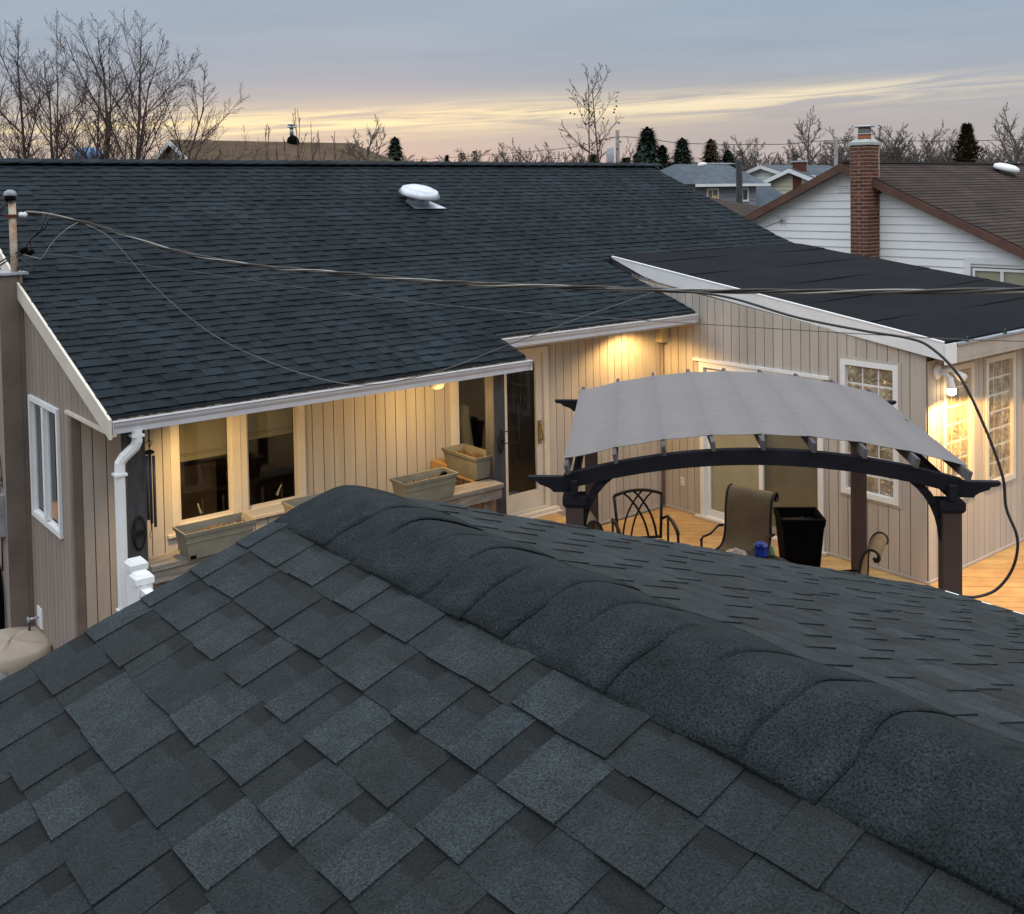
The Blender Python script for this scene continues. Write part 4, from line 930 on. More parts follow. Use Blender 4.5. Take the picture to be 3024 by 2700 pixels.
# white vinyl gate posts
WF = thing('vinyl_fence', 'short white vinyl fence with two capped posts beside the porch rail', 'fence', (2.8, 8.0, -.45))
for x_, y_, zt in ((2.745, 8.28, 1.415), (2.675, 7.95, 1.415)):
    m = MB(); m.box((x_ - .06, y_ - .06, -.44), (x_ + .06, y_ + .06, zt - .03)); p_ = obj('post', m, M_white, WF)
    m = MB(); m.box((x_ - .072, y_ - .072, zt - .075), (x_ + .072, y_ + .072, zt - .028)); m.hexa([(x_ + a * .072, y_ + b * .072, zt - .028) for a, b in ((-1, -1), (1, -1), (1, 1), (-1, 1))], [(x_ + a * .05, y_ + b * .05, zt) for a, b in ((-1, -1), (1, -1), (1, 1), (-1, 1))]); obj('post_cap', m, M_white, p_)
m = MB(); m.box((2.64, 5.6, 1.14), (2.71, 7.888, 1.31)); obj('rail', m, M_white, WF)
m = MB(); m.box((2.64, 5.6, .05), (2.71, 7.888, .20)); obj('rail', m, M_white, WF)
y = 5.7
while y < 7.8:
    m = MB(); m.box((2.66, y, .201), (2.69, y + .1, 1.139)); obj('picket', m, M_white, WF); y += .16

# garden hose coil and covered unit by the left wall
HC = MB()
for k in range(9):
    a0 = random.Random(k).uniform(-.015, .015); rr_ = .20 + .012 * k * .6
    HC.tube([(2.40 + .014 * (k % 4), 11.62 + (.16) * math.sin(a) + a0, .12 + .42 * math.cos(a) * (1 if math.cos(a) > 0 else 1.0) + a0) for a in [q * 2 * math.pi / 18 for q in range(19)]], .017, 6)
tag(obj('cable_coil', HC, M_bplast), 'thick coil of black hose hanging on the wall under the meter', 'hose')
TC = thing('covered_unit', 'low rounded unit under a beige fabric cover by the left wall', 'covered unit', (2.35, 10.75, -.45))
m = MB(); rows = []
for i in range(9):
    t = i / 8; f = .5 * math.cos(t * math.pi / 2 * .96) if t > .55 else .5 * (1 - .1 * t); z = -.44 + .40 * min(1, t * 1.7) + .05 * math.sin(max(0, t - .55) * 3)
    s_ = (1.0 if t < .6 else (1.0 - ((t - .6) / .4) ** 2 * .98))
    rows.append([(2.38 + .34 * s_ * (abs(math.cos(a)) ** .6) * (1 if math.cos(a) > 0 else -1), 10.9 + .42 * s_ * (abs(math.sin(a)) ** .6) * (1 if math.sin(a) > 0 else -1), z + .008 * math.sin(a * 5)) for a in [q * 2 * math.pi / 28 for q in range(29)]])
m.sheet(rows, None, True); obj('cover', m, M_tarp, TC)
m = MB(); m.lathe([(.02, .0), (.14, .02), (.2, .10), (.21, .2), (.17, .32), (.05, .36)], (2.08, 10.5, -.44), 18); tag(obj('metal_pot', m, M_galv), 'grey metal pot partly in view beside the beige cover', 'pot')

# ------------------------------------------------------------------ patio furniture
def sling_chair(loc, rz, label):
    t = thing('sling_chair', label, 'chair', loc, 'brown sling chairs round the patio table', rz)      # faces local +y
    w = .25
    back = [(-.02, .42), (-.10, .44), (-.17, .52), (-.20, .64), (-.205, .78), (-.225, .92), (-.255, 1.00), (-.30, 1.04), (-.35, 1.035), (-.38, .995), (-.375, .955), (-.345, .945)]
    seat = [(.30, .40), (.24, .425), (.1, .415), (-.02, .42)]
    def sm(pl, n_=3):
        out = []
        for i in range(len(pl) - 1):
            p0, p1, p2, p3 = pl[max(i - 1, 0)], pl[i], pl[i + 1], pl[min(i + 2, len(pl) - 1)]
            for k in range(n_):
                q = k / n_; out.append(tuple(.5 * ((2 * p1[d]) + (-p0[d] + p2[d]) * q + (2 * p0[d] - 5 * p1[d] + 4 * p2[d] - p3[d]) * q * q + (-p0[d] + 3 * p1[d] - 3 * p2[d] + p3[d]) * q ** 3) for d in (0, 1)))
        return out + [pl[-1]]
    for nm, pl in (('backrest', sm(back)), ('seat', sm(seat))):
        m = MB(); P = [[(x_, y_, z_) for x_ in (-w, -w * .5, 0, w * .5, w)] for y_, z_ in pl]; m.sheet(P, None, True)
        P2 = [[(x_, y_ + .006, z_ - .006) for x_ in (-w, -w * .5, 0, w * .5, w)] for y_, z_ in reversed(pl)]; m.sheet(P2, None, True); obj(nm, m, M_sling, t, local=True)
    for sx__ in (-1, 1):
        x_ = sx__ * (w + .012)
        m = MB(); m.tube([(x_, a, b) for a, b in sm(seat)[:-1] + sm(back)] + [(x_, -.335, .965), (x_, -.345, .975)], .014, 6); obj('side_frame', m, M_black, t, local=True)
        m = MB(); m.tube([(x_, .26, .41), (x_, .30, .2), (x_, .32, .005)], .013, 6); obj('leg', m, M_black, t, local=True)
        m = MB(); m.tube([(x_, -.12, .42), (x_, -.2, .2), (x_, -.26, .005)], .013, 6); obj('leg', m, M_black, t, local=True)
        xa = sx__ * (w + .045)
        m = MB(); m.tube([(xa, -.20, .62), (xa, -.10, .645), (xa, .08, .60), (xa, .24, .61), (xa, .29, .585)], .017, 6, sx_=.7, sy_=1.3); m.tube([(xa, .27, .60), (xa, .28, .5), (xa, .24, .40)], .013, 6); obj('armrest', m, M_black, t, local=True)
    m = MB(); m.tube([(-w - .01, -.12, .40), (w + .01, -.12, .40)], .012, 6); m.tube([(-w - .01, .26, .40), (w + .01, .26, .40)], .012, 6); obj('crossbar', m, M_black, t, local=True)
    return t
sling_chair((8.62, 7.02, 0), R(90 + 12), 'tan sling chair with scrolled back standing left of the tall black planter')
sling_chair((7.30, 7.46, 0), R(-122), 'tan sling chair seen edge-on just left of the lattice-back chair')
sling_chair((8.27, 5.56, 0), R(24), 'tan sling chair whose rolled top shows at the foot of the brown pergola post')
# lattice-back arm chair
LC = thing('lattice_chair', 'black metal armchair with crossed lattice back on the patio', 'chair', (8.0, 7.80, 0), None, R(180 - 31))
m = MB(); w = .27
def arcz(x): return .93 + .055 * (1 - (x / w) ** 2)
m.tube([(-w + .035, -.20, .46), (-w, -.26, .93)], .016, 6); m.tube([(w - .035, -.20, .46), (w, -.26, .93)], .016, 6)
m.tube([(-w + .54 * k / 12, -.26, arcz(-w + .54 * k / 12)) for k in range(13)], .018, 6); m.tube([(-w + .02, -.20, .47), (w - .02, -.20, .47)], .016, 6)
obj('back_frame', m, M_black, LC, local=True)
for (xa, xb, bow) in ((-.17, .10, .03), (-.06, .19, .035), (.17, -.10, -.03), (.06, -.19, -.035)):
    m = MB(); pts = []
    for k in range(11):
        t = k / 10; z = arcz(xa) + (.47 - arcz(xa)) * t; x_ = xa + (xb - xa) * (t ** .75) + bow * math.sin(math.pi * t) * 1.2
        pts.append((x_, -.26 + .06 * t, z))
    m.tube(pts, .012, 6, sx_=1.3, sy_=.7); obj('lattice_bar', m, M_black, LC, local=True)
m = MB(); m.hexa([(-.25, -.2, .42), (.25, -.2, .42), (.27, .28, .42), (-.27, .28, .42)], [(-.25, -.2, .445), (.25, -.2, .445), (.27, .28, .445), (-.27, .28, .445)]); obj('seat', m, M_sling, LC, local=True)
for sgn in (-1, 1):
    m = MB(); xa = sgn * .31
    m.tube([(xa * .88, -.24, .66), (xa, -.18, .70), (xa, .0, .70), (xa, .16, .66), (xa, .22, .62)], .018, 6, sx_=.8, sy_=1.2); m.tube([(xa, .21, .63), (xa, .22, .5), (xa * .9, .22, .43)], .015, 6); m.tube([(xa, -.16, .70), (xa, -.17, .4), (xa, -.2, .1)], .013, 6); obj('armrest', m, M_black, LC, local=True)
    for yy in (-.2, .26):
        m = MB(); m.tube([(sgn * .26, yy, .43), (sgn * .27, yy * 1.1, .005)], .014, 6); obj('leg', m, M_black, LC, local=True)
# table and the things on it
TB = thing('patio_table', 'round black metal patio table between the sling chairs', 'table', (7.74, 6.28, 0))
m = MB(); m.lathe([(.48, .66), (.50, .665), (.50, .69), (.485, .695), (.05, .698)], (7.74, 6.28, 0), 32); obj('tabletop', m, M_black, TB)
for k in range(4):
    a = R(45 + 90 * k); m = MB(); m.tube([(7.74 + .36 * math.cos(a), 6.28 + .36 * math.sin(a), .66), (7.74 + .3 * math.cos(a), 6.28 + .3 * math.sin(a), .35), (7.74 + .42 * math.cos(a), 6.28 + .42 * math.sin(a), .005)], .018, 6); obj('leg', m, M_black, TB)
m = MB(); m.lathe([(.03, .70), (.09, .705), (.12, .73), (.10, .76), (.04, .775), (.015, .80)], (7.87, 6.45, 0), 14); tag(obj('seashell', m, M_shell), 'pale conch shell lying on the patio table', 'shell')
m = MB(); m.lathe([(.05, .70), (.065, .71), (.06, .77), (.072, .81), (.05, .83)], (8.10, 6.33, 0), 9, smooth=False); tag(obj('blue_tin', m, M_blueb), 'small bright blue tub on the patio table', 'tub')
m = MB(); m.lathe([(.03, .70), (.035, .72), (.025, .78), (.01, .80)], (8.19, 6.27, 0), 8); tag(obj('green_bottle', m, pm('pale_green', (.25, .35, .22), .4, .4)), 'small pale green bottle next to the blue tub', 'bottle')
# tall black planter
TP = thing('tall_planter', 'tall tapered black square planter near the sliding door', 'planter', (9.22, 6.70, 0), None, R(-45 + 3))
m = MB()
def sq(h, z): return [(-h, -h, z), (h, -h, z), (h, h, z), (-h, h, z)]
rg = [sq(.155, .0), sq(.215, .72), sq(.222, .725), sq(.232, .80), sq(.208, .80), sq(.198, .70)]
ids = [[m.vert(p) for p in r_] for r_ in rg]
for i in range(len(ids) - 1):
    for k in range(4): m.face([ids[i][k], ids[i][(k + 1) % 4], ids[i + 1][(k + 1) % 4], ids[i + 1][k]])
m.face(list(reversed(ids[0]))); obj('pot', m, M_bplast, TP, local=True)
m = MB(); rr = random.Random(5); m.sheet([[((u / 10 - .5) * .385, (v / 10 - .5) * .385, .69 + .02 * rr.random()) for v in range(11)] for u in range(11)], None, False); obj('soil', m, pm('black_soil', (.02, .018, .016), .95, .1, .3, 40), TP, local=True)

# ------------------------------------------------------------------ overhead wires
def catmull(pts, n_=8):
    pts = [Vector(p) for p in pts]; out = []
    for i in range(len(pts) - 1):
        p0, p1, p2, p3 = pts[max(i - 1, 0)], pts[i], pts[i + 1], pts[min(i + 2, len(pts) - 1)]
        for k in range(n_):
            t = k / n_; out.append(.5 * ((2 * p1) + (-p0 + p2) * t + (2 * p0 - 5 * p1 + 4 * p2 - p3) * t * t + (-p0 + 3 * p1 - 3 * p2 + p3) * t ** 3))
    return out + [pts[-1]]
SD = thing('service_drop', 'twisted electric service cable sagging across the whole roof from the mast', 'cable', (2.76, 11.33, 4.17))
core = catmull([(2.76, 11.33, 4.17), (2.93, 11.30, 4.145), (3.12, 11.18, 4.09), (3.44, 10.85, 3.97), (3.79, 10.02, 3.765), (4.09, 8.87, 3.65), (4.34, 7.77, 3.62), (4.56, 6.82, 3.59), (4.75, 5.99, 3.59), (5.07, 4.61, 3.61), (5.32, 3.52, 3.65), (5.53, 2.59, 3.70), (5.75, 1.6, 3.78), (6.1, -.5, 4.0), (6.4, -3, 4.4)], 14)
acc = 0; L_ = [0]
for i in range(1, len(core)): acc += (core[i] - core[i - 1]).length; L_.append(acc)
for q, (nm, mt_, rr_) in enumerate((('bare_strand', M_wirel, .0060), ('insulated_strand', M_wired, .0075), ('insulated_strand', pm('brown_wire', (.05, .04, .033), .6, .4, .3, 2), .0085))):
    pts = []
    for i, p in enumerate(core):
        d = (core[min(i + 1, len(core) - 1)] - core[max(i - 1, 0)]).normalized(); s_ = d.cross(Vector((0, 0, 1))).normalized(); u_ = s_.cross(d)
        a = L_[i] * 5.2 + q * 2.09; amp = .010
        pts.append(p + s_ * amp * math.cos(a) + u_ * amp * math.sin(a))
    m = MB(); m.tube(pts, rr_, 6); obj(nm, m, mt_, SD)
def wire(name, label, pts, r_, mat): m = MB(); m.tube(catmull(pts, 8), r_, 5); return tag(obj(name, m, mat), label, 'wire')
wire('phone_wire', 'thin pale wire running below the twisted service cable across the roof', [(2.70, 11.36, 3.74), (3.12, 11.05, 3.71), (3.95, 9.75, 3.55), (4.70, 8.22, 3.38), (5.29, 6.68, 3.30), (5.78, 5.26, 3.28), (6.30, 3.72, 3.27), (6.53, 3.06, 3.28), (6.9, 1.6, 3.35), (7.4, -1, 3.6)], .0032, pm('grey_wire', (.11, .10, .09), .6, .3))
wire('loop_wire', 'thin dark wire hanging in a deep loop over the shingles and porch gutter', [(3.25, 11.0, 4.03), (3.33, 10.47, 3.89), (3.51, 9.97, 3.49), (3.71, 9.41, 3.14), (3.91, 8.88, 2.91), (4.19, 8.13, 2.73), (4.43, 7.51, 2.69), (4.70, 6.82, 2.86), (4.94, 6.24, 3.10), (5.15, 5.70, 3.32), (5.31, 5.32, 3.47), (5.2, 4.9, 3.58)], .0042, pm('grey_wire', (.11, .10, .09), .6, .3))
wire('slack_wire', 'short slack wire drooping from the service cable near the mast', [(3.22, 11.10, 4.06), (3.10, 11.12, 3.99), (2.98, 11.2, 3.86), (2.88, 11.25, 3.70), (2.83, 11.26, 3.70), (2.72, 11.33, 3.74)], .004, M_wirel)
wire('drooping_cable', 'thick black cable curving down at the right to the garage eave', [(4.90, 5.1, 3.60), (4.62, 4.23, 3.66), (4.69, 3.88, 3.64), (4.78, 3.48, 3.55), (4.86, 3.11, 3.50), (4.90, 2.89, 3.48), (4.93, 2.78, 3.44), (4.95, 2.64, 3.31), (4.97, 2.53, 3.09), (4.98, 2.44, 2.85), (4.98, 2.42, 2.69), (4.98, 2.37, 2.57), (4.98, 2.37, 2.47), (4.97, 2.40, 2.37), (4.95, 2.46, 2.28), (4.90, 2.53, 2.24), (4.80, 2.56, 2.262)], .0075, M_cable)

# ------------------------------------------------------------------ white neighbour house with brick chimney
NH = thing('white_house', 'white lap-sided house with brown roof and tall brick chimney behind the wing', 'house', (24, 12.7, -.45))
XN = 19.33; YA, ZA, SN = 12.72, 4.80, .445
def zn(y): return ZA - SN * abs(y - YA)
m = MB(); m.hexa([(XN, 4.5, -.45), (XN + .1, 4.5, -.45), (XN + .1, 18.0, -.45), (XN, 18.0, -.45)], [(XN, 4.5, .9), (XN + .1, 4.5, .9), (XN + .1, 18, .9), (XN, 18, .9)]); 
m.poly([(XN, 4.5, .9), (XN, YA, zn(YA) - .1), (XN, 18, .9)][::-1]); m.poly([(XN, 4.5, .9), (XN, 18, .9), (XN, YA, ZA - .1)]) ; m.box((XN + .1, 5.2, -.45), (38, 5.3, 1.4)); gw = obj('wall', m, M_groove, NH)
z = -.40; hb = .163
while z < ZA - .1:
    z1 = z + hb; m = MB()
    def ext(zz): return (ZA - .12 - zz) / SN
    e0, e1 = min(5.3, ext(z)), min(5.3, max(ext(z1), .02))
    if e0 > .05:
        for (l0, l1, r0, r1) in ((YA - e0, YA - e1, YA + e0, YA + e1),):
            segs = [(l0, l1, r0, r1)]
            if z1 > 1.55 and z < 2.80: segs = [(l0, l1, 8.75, 8.75), (10.13, 10.13, r0, r1)]
            for (a0, a1, b0, b1) in segs:
                if b0 - a0 < .02: continue
                m.hexa([(XN - .030, a0, z), (XN - .001, a0, z), (XN - .001, b0, z), (XN - .030, b0, z)], [(XN - .010, a1, z1 - .004), (XN - .001, a1, z1 - .004), (XN - .001, b1, z1 - .004), (XN - .010, b1, z1 - .004)])
        if m.v: obj('siding_board', m, M_lap, gw)
    z = z1
m = MB(); frame_rect(m, 'y', XN - .01, -1, 8.72, 10.16, 1.5, 2.90, .12, .06); m.box((XN - .04, 8.8, 2.72), (XN - .01, 10.1, 2.80)); wn = obj('window', m, M_white, NH)
m = MB(); frame_rect(m, 'y', XN - .02, -1, 8.87, 10.01, 1.6, 2.70, .05, .03); m.box((XN - .055, 9.41, 1.65), (XN - .02, 9.47, 2.65)); obj('sash', m, M_white, wn)
pane(wn, 'y', XN - .03, 8.92, 9.41, 1.65, 2.65); pane(wn, 'y', XN - .03, 9.47, 9.96, 1.65, 2.65)
m = MB(); m.box((XN - .012, 8.92, 1.65), (XN - .006, 9.96, 2.65)); obj('blind', m, M_blind, wn)
m = MB()
for k in range(4): m.box((XN - .045, 12.62, 4.18 + k * .045), (XN - .02, 12.95, 4.205 + k * .045))
obj('gable_vent', m, M_lap, NH)
# roof
m = MB(); OV = .28; EE = 5.2
def slope_pts(sg, z_off, xs=(XN - OV, 40)): return [(xs[0], YA, ZA + z_off), (xs[1], YA, ZA + z_off), (xs[1], YA + sg * EE, ZA - SN * EE + z_off), (xs[0], YA + sg * EE, ZA - SN * EE + z_off)]
m.hexa(slope_pts(-1, -.12), slope_pts(-1, 0)); m.hexa(slope_pts(1, 0), slope_pts(1, -.12)); nroof = obj('roof', m, M_brroof, NH)
J = MB(); rr = random.Random(3); yy = 0; sc_ = math.sqrt(1 + SN * SN); dy_ = .14 / sc_
while yy < EE:
    x = XN - OV
    while x < 36:
        w = rr.uniform(.35, .8); t = rr.uniform(.82, 1.15); xa, xb = x, min(x + w, 40)
        ya, yb = YA - yy - dy_, YA - yy
        J.hexa([(xa, ya, zn(ya) - .002), (xb, ya, zn(ya) - .002), (xb, yb, zn(yb) - .002), (xa, yb, zn(yb) - .002)], [(xa, ya, zn(ya) + .016), (xb, ya, zn(ya) + .016), (xb, yb, zn(yb) + .002), (xa, yb, zn(yb) + .002)], t); x += w
    yy += dy_
obj('shingle_field', J, M_brroof, nroof, kind='stuff')
for sg in (-1, 1):
    m = MB()
    a = [(XN - OV - .03, YA, ZA - .19), (XN - OV, YA, ZA - .19), (XN - OV, YA + sg * EE, ZA - SN * EE - .19), (XN - OV - .03, YA + sg * EE, ZA - SN * EE - .19)]; b = [(x, y, z + .17) for x, y, z in a]
    if sg > 0: m.hexa(a, b)
    else: m.hexa(list(reversed(a)), list(reversed(b)))
    m2 = MB(); a = [(XN - OV - .015, YA, ZA - .30), (XN - .0, YA, ZA - .30), (XN - .0, YA + sg * EE, ZA - SN * EE - .30), (XN - OV - .015, YA + sg * EE, ZA - SN * EE - .30)]; 
    obj('rake_board', m, M_brown, nroof)
m = MB(); m.box((XN - OV, YA - .08, ZA + .0), (39, YA + .08, ZA + .035)); obj('ridge_cap', m, pm('dark_ridge', (.05, .04, .035)), nroof)
vc = Vector((25.042, 12.183, 4.561)); m = MB(); m.lathe([(.16, -.1), (.15, .06), (.16, .10)], vc, 16, axis=(0, -.15, 1)); nv_ = obj('roof_vent', m, M_galv, NH)
m = MB(); m.lathe([(.28, .08), (.30, .10), (.29, .17), (.2, .21), (.05, .22)], vc, 20, axis=(0, -.3, 1)); obj('vent_cap', m, M_white, nv_)
# chimney
cx0, cx1, cy0, cy1, cz = 18.84, XN - .03, 11.97, 12.38, 5.14
m = MB(); m.box((cx0 + .008, cy0 + .008, -.4), (cx1, cy1 - .008, cz)); ch = obj('chimney', m, M_mortar, NH)
bh, bl, mo = .0640, .195, .010
bm_l = MB().box((0, 0, 0), (.02, bl - mo, bh - mo)).mesh('brick', M_brick); bm_s = MB().box((0, 0, 0), (.02, bl / 2 - mo, bh - mo)).mesh('brick', M_brick)
bx_l = MB().box((0, 0, 0), (bl - mo, .02, bh - mo)).mesh('brick', M_brick); bx_s = MB().box((0, 0, 0), (bl / 2 - mo, .02, bh - mo)).mesh('brick', M_brick)
zz = 2.35; k = 0
while zz < cz - .03:
    lay_ = [('s', 0), ('l', bl / 2 + .005), ('s', bl * 1.5 + .008)] if k % 2 else [('l', 0), ('l', bl + .012)]
    for ty, a in lay_:
        o = bpy.data.objects.new('brick', bm_l if ty == 'l' else bm_s); COL.objects.link(o); o.parent = ch; o.location = (cx0 + RS.uniform(-.002, .001), cy0 + a + .004, zz)
    lay_ = [('l', .022), ('l', .022 + bl + .004)] if k % 2 else [('s', .022), ('l', .022 + bl / 2), ('s', .022 + bl * 1.5 + .01)]
    for ty, a in lay_:
        o = bpy.data.objects.new('brick', bx_l if ty == 'l' else bx_s); COL.objects.link(o); o.parent = ch; o.location = (cx0 + a, cy0 + RS.uniform(-.002, .001), zz)
    zz += .0745; k += 1
m = MB(); e = .02; m.hexa([(cx0 - e, cy0 - e, cz), (cx1 + e, cy0 - e, cz), (cx1 + e, cy1 + e, cz), (cx0 - e, cy1 + e, cz)], [(cx0 - e, cy0 - e, cz + .06), (cx1 + e, cy0 - e, cz + .06), (cx1 + e, cy1 + e, cz + .06), (cx0 - e, cy1 + e, cz + .06)])
m.hexa([(cx0, cy0, cz + .06), (cx1, cy0, cz + .06), (cx1, cy1, cz + .06), (cx0, cy1, cz + .06)], [(cx0 + .07, cy0 + .06, cz + .12), (cx1 - .07, cy0 + .06, cz + .12), (cx1 - .07, cy1 - .06, cz + .12), (cx0 + .07, cy1 - .06, cz + .12)]); obj('crown', m, M_concrete, ch)
mx_, my_ = (cx0 + cx1) / 2, (cy0 + cy1) / 2
m = MB(); m.lathe([(.13, .10), (.13, .22)], (mx_, my_, cz), 16); obj('flue', m, M_clay, ch)
m = MB()
for k in range(12):
    a = k * math.pi / 6; m.tube([(mx_ + .125 * math.cos(a), my_ + .125 * math.sin(a), cz + .22), (mx_ + .125 * math.cos(a), my_ + .125 * math.sin(a), cz + .37)], .004, 4)
m.lathe([(.12, .235), (.12, .36)], (mx_, my_, cz), 16); obj('cap_mesh', m, pm('grey_mesh', (.30, .30, .29), .5, .4), ch)
m = MB(); m.lathe([(.15, .22), (.15, .24)], (mx_, my_, cz), 16); m.lathe([(.20, .37), (.205, .385), (.10, .405), (.02, .41)], (mx_, my_, cz), 20); obj('cap_lid', m, M_galv, ch)
m = MB(); m.tube([(cx1 - .06, cy0 - .02, 4.42), (cx1 - .05, cy0 - .04, 4.30), (cx1 - .03, cy0 - .02, 4.15)], [.03, .05, .02], 8); obj('cable_bundle', m, M_cable, ch)

# ------------------------------------------------------------------ farther houses
def hip_or_gable(name, label, x0, x1, yr, zr, ye, ze, wallm, roofm_, hip_l=False, hip_r=False, back=None, zbase=-.45, hl=None):
    t = thing(name, label, 'house', ((x0 + x1) / 2, yr, -.45)); back = back if back is not None else 2 * yr - ye; hl = hl or (yr - ye)
    xl = x0 + (hl if hip_l else 0); xr = x1 - (hl if hip_r else 0); m = MB()
    rp = [(xl, yr, zr), (xr, yr, zr)]; fl_, fr_ = (x0, ye, ze), (x1, ye, ze); bl_, br_ = (x0, back, ze), (x1, back, ze)
    J = MB(); rr = random.Random(int(x0 * 10)); nrow = int(math.hypot(yr - ye, zr - ze) / .25)
    for i in range(nrow):
        a, b = i / nrow, (i + 1) / nrow
        def L(s0, s1, t_): return tuple(s0[d] + (s1[d] - s0[d]) * t_ for d in range(3))
        p0, p1, q0, q1 = L(fl_, rp[0], a), L(fr_, rp[1], a), L(fl_, rp[0], b), L(fr_, rp[1], b); nn = 14
        for k in range(nn): J.poly([(*L(p0, p1, k / nn)[:2], L(p0, p1, k / nn)[2] + .006), (*L(p0, p1, (k + 1) / nn)[:2], L(p0, p1, (k + 1) / nn)[2] + .006), L(q0, q1, (k + 1) / nn), L(q0, q1, k / nn)], rr.uniform(.86, 1.12))
    rf = MB(); rf.poly([bl_, rp[0], rp[1], br_]); rf.poly([(fl_[0], fl_[1], fl_[2] - .02), (fr_[0], fr_[1], fr_[2] - .02), (rp[1][0], rp[1][1], rp[1][2] - .02), (rp[0][0], rp[0][1], rp[0][2] - .02)])
    if hip_l: rf.poly([fl_, rp[0], bl_][::-1])
    if hip_r: rf.poly([fr_, br_, rp[1]])
    rf.box((min(xl, x0 + .0), ye, ze - .12), (x1, ye + .03, ze - .001)); r_ = obj('roof', rf, roofm_, t); obj('shingle_field', J, roofm_, r_, kind='stuff')
    w = MB(); ins = .35; w.box((x0 + ins, ye + ins, zbase), (x1 - ins, back - ins, ze - .01))
    if not hip_l: w.poly([(x0 + ins, ye + ins, ze - .02), (x0 + ins, yr, zr - .16), (x0 + ins, back - ins, ze - .02)][::-1])
    wl = obj('wall', w, wallm, t)
    if not hip_l:
        z = ze - 1.2
        while z < zr - .2:
            half = lambda zz: (yr - ye - ins) * max(0, min(1, (zr - .16 - zz) / (zr - .16 - ze + .02)))
            a, b = half(z), half(z + .2); lb = MB()
            if a > .05: lb.hexa([(x0 + ins - .04, yr - a, z), (x0 + ins - .005, yr - a, z), (x0 + ins - .005, yr + a, z), (x0 + ins - .04, yr + a, z)], [(x0 + ins - .01, yr - b, z + .19), (x0 + ins - .005, yr - b, z + .19), (x0 + ins - .005, yr + b, z + .19), (x0 + ins - .01, yr + b, z + .19)]); obj('siding_board', lb, wallm, wl)
            z += .2
        for sg in (-1, 1):
            m = MB(); e_ = yr - ye if sg < 0 else back - yr
            a = [(x0 - .03, yr, zr - .22), (x0 + .02, yr, zr - .22), (x0 + .02, yr + sg * e_, ze - .22), (x0 - .03, yr + sg * e_, ze - .22)]; b = [(x, y, z_ + .2) for x, y, z_ in a]
            m.hexa(a, b); obj('rake_board', m, M_white, r_)
    return t, wl, r_
t1, w_, r_ = hip_or_gable('tan_roof_house', 'house with tan shingle roof and cream gable beyond the ridge at left', 16.6, 27.6, 44.2, 6.9, 39.6, 5.0, M_crm, M_tan, hip_r=True, hl=2.0)
m = MB(); m.box((16.88, 43.9, 6.1), (16.93, 44.4, 6.6)); obj('gable_vent', m, M_greyw, t1)
m = MB(); m.tube([(22.4, 44.1, 6.3), (22.4, 44.1, 6.9), (22.4, 44.1, 7.08), (22.4, 44.1, 7.2)], [.30, .29, .24, .10], 14); cv = obj('flue_housing', m, M_bplast, r_)
m = MB(); m.tube([(22.4, 44.2, 7.2), (22.4, 44.2, 7.55)], .09, 10); m.lathe([(.2, 0), (.2, .03), (.06, .08)], (22.4, 44.2, 7.56), 12); m.lathe([(.06, .08), (.17, .1), (.17, .18)], (22.4, 44.2, 7.56), 12); obj('flue_pipe', m, M_galv, cv)
t2, w2_, r2_ = hip_or_gable('grey_roof_house', 'grey-blue sided house with slate coloured hip roof right of the main ridge', 34.5, 39.4, 32.55, 5.53, 30.25, 4.58, M_greyw, M_grey, hip_l=True, hip_r=False, hl=1.2)
for a, b in ((35.55, 36.35), (37.6, 38.45)):
    m = MB(); frame_rect(m, 'x', 30.6, -1, a, b, 3.75, 4.40, .09, .06); wn = obj('window', m, M_white, t2)
    m = MB(); m.box(((a + b) / 2 - .03, 30.56, 3.84), ((a + b) / 2 + .03, 30.595, 4.31)); obj('mullion', m, M_white, wn)
    pane(wn, 'x', 30.57, a + .09, b - .09, 3.84, 4.31); m = MB(); m.box((a + .09, 30.582, 3.84), (b - .09, 30.59, 4.31)); obj('blind', m, M_room if a > 37 else M_blindd, wn)
m = MB(); m.box((36.0, 30.578, 3.85), (36.24, 30.581, 4.05)); obj('lit_curtain', m, M_orange, t2)
m = MB()
z = 2.2
while z < 4.4: m.box((34.86, 30.57, z), (39.03, 30.585, z + .19)) ; z += .2
m2 = MB(); z = 2.2
while z < 4.5:
    for a, b in ((34.86, 35.54), (36.36, 37.59), (38.46, 39.03)) if 3.6 < z < 4.4 else ((34.86, 39.03),):
        m2.hexa([(a, 30.56, z), (b, 30.56, z), (b, 30.599, z), (a, 30.599, z)], [(a, 30.585, z + .19), (b, 30.585, z + .19), (b, 30.599, z + .19), (a, 30.599, z + .19)])
    z += .2
obj('siding_board', m2, M_greyw, w2_)
m = MB(); m.box((34.4, 30.1, 4.46), (39.5, 30.2, 4.58)); obj('gutter', m, M_white, t2)
m = MB(); m.hexa([(39.4, 30.3, 3.0), (43.5, 30.3, 3.0), (43.5, 34.5, 3.0), (39.4, 34.5, 3.0)], [(39.41, 32.5, 5.2), (40.6, 32.5, 5.2), (40.6, 32.6, 5.2), (39.41, 32.6, 5.2)]); obj('garage_roof', m, M_grey, t2)
t3, _, _ = hip_or_gable('brown_roof_house', 'low brown hip roof peeking over the dark roof edge at right', 23.0, 28.5, 22.4, 4.05, 19.6, 3.3, M_greyw, M_brroof, hip_l=True, hip_r=True, hl=2.2)
t4, _, _ = hip_or_gable('white_gable_house', 'distant small house with white gable and grey roof', 48.4, 55.0, 37.6, 5.72, 34.9, 4.9, M_lap, M_grey)
t5, _, r5 = hip_or_gable('cream_gable_house', 'distant cream gabled house with a plain brick chimney', 42.9, 49.0, 31.6, 5.33, 29.2, 4.45, M_crm, M_grey)
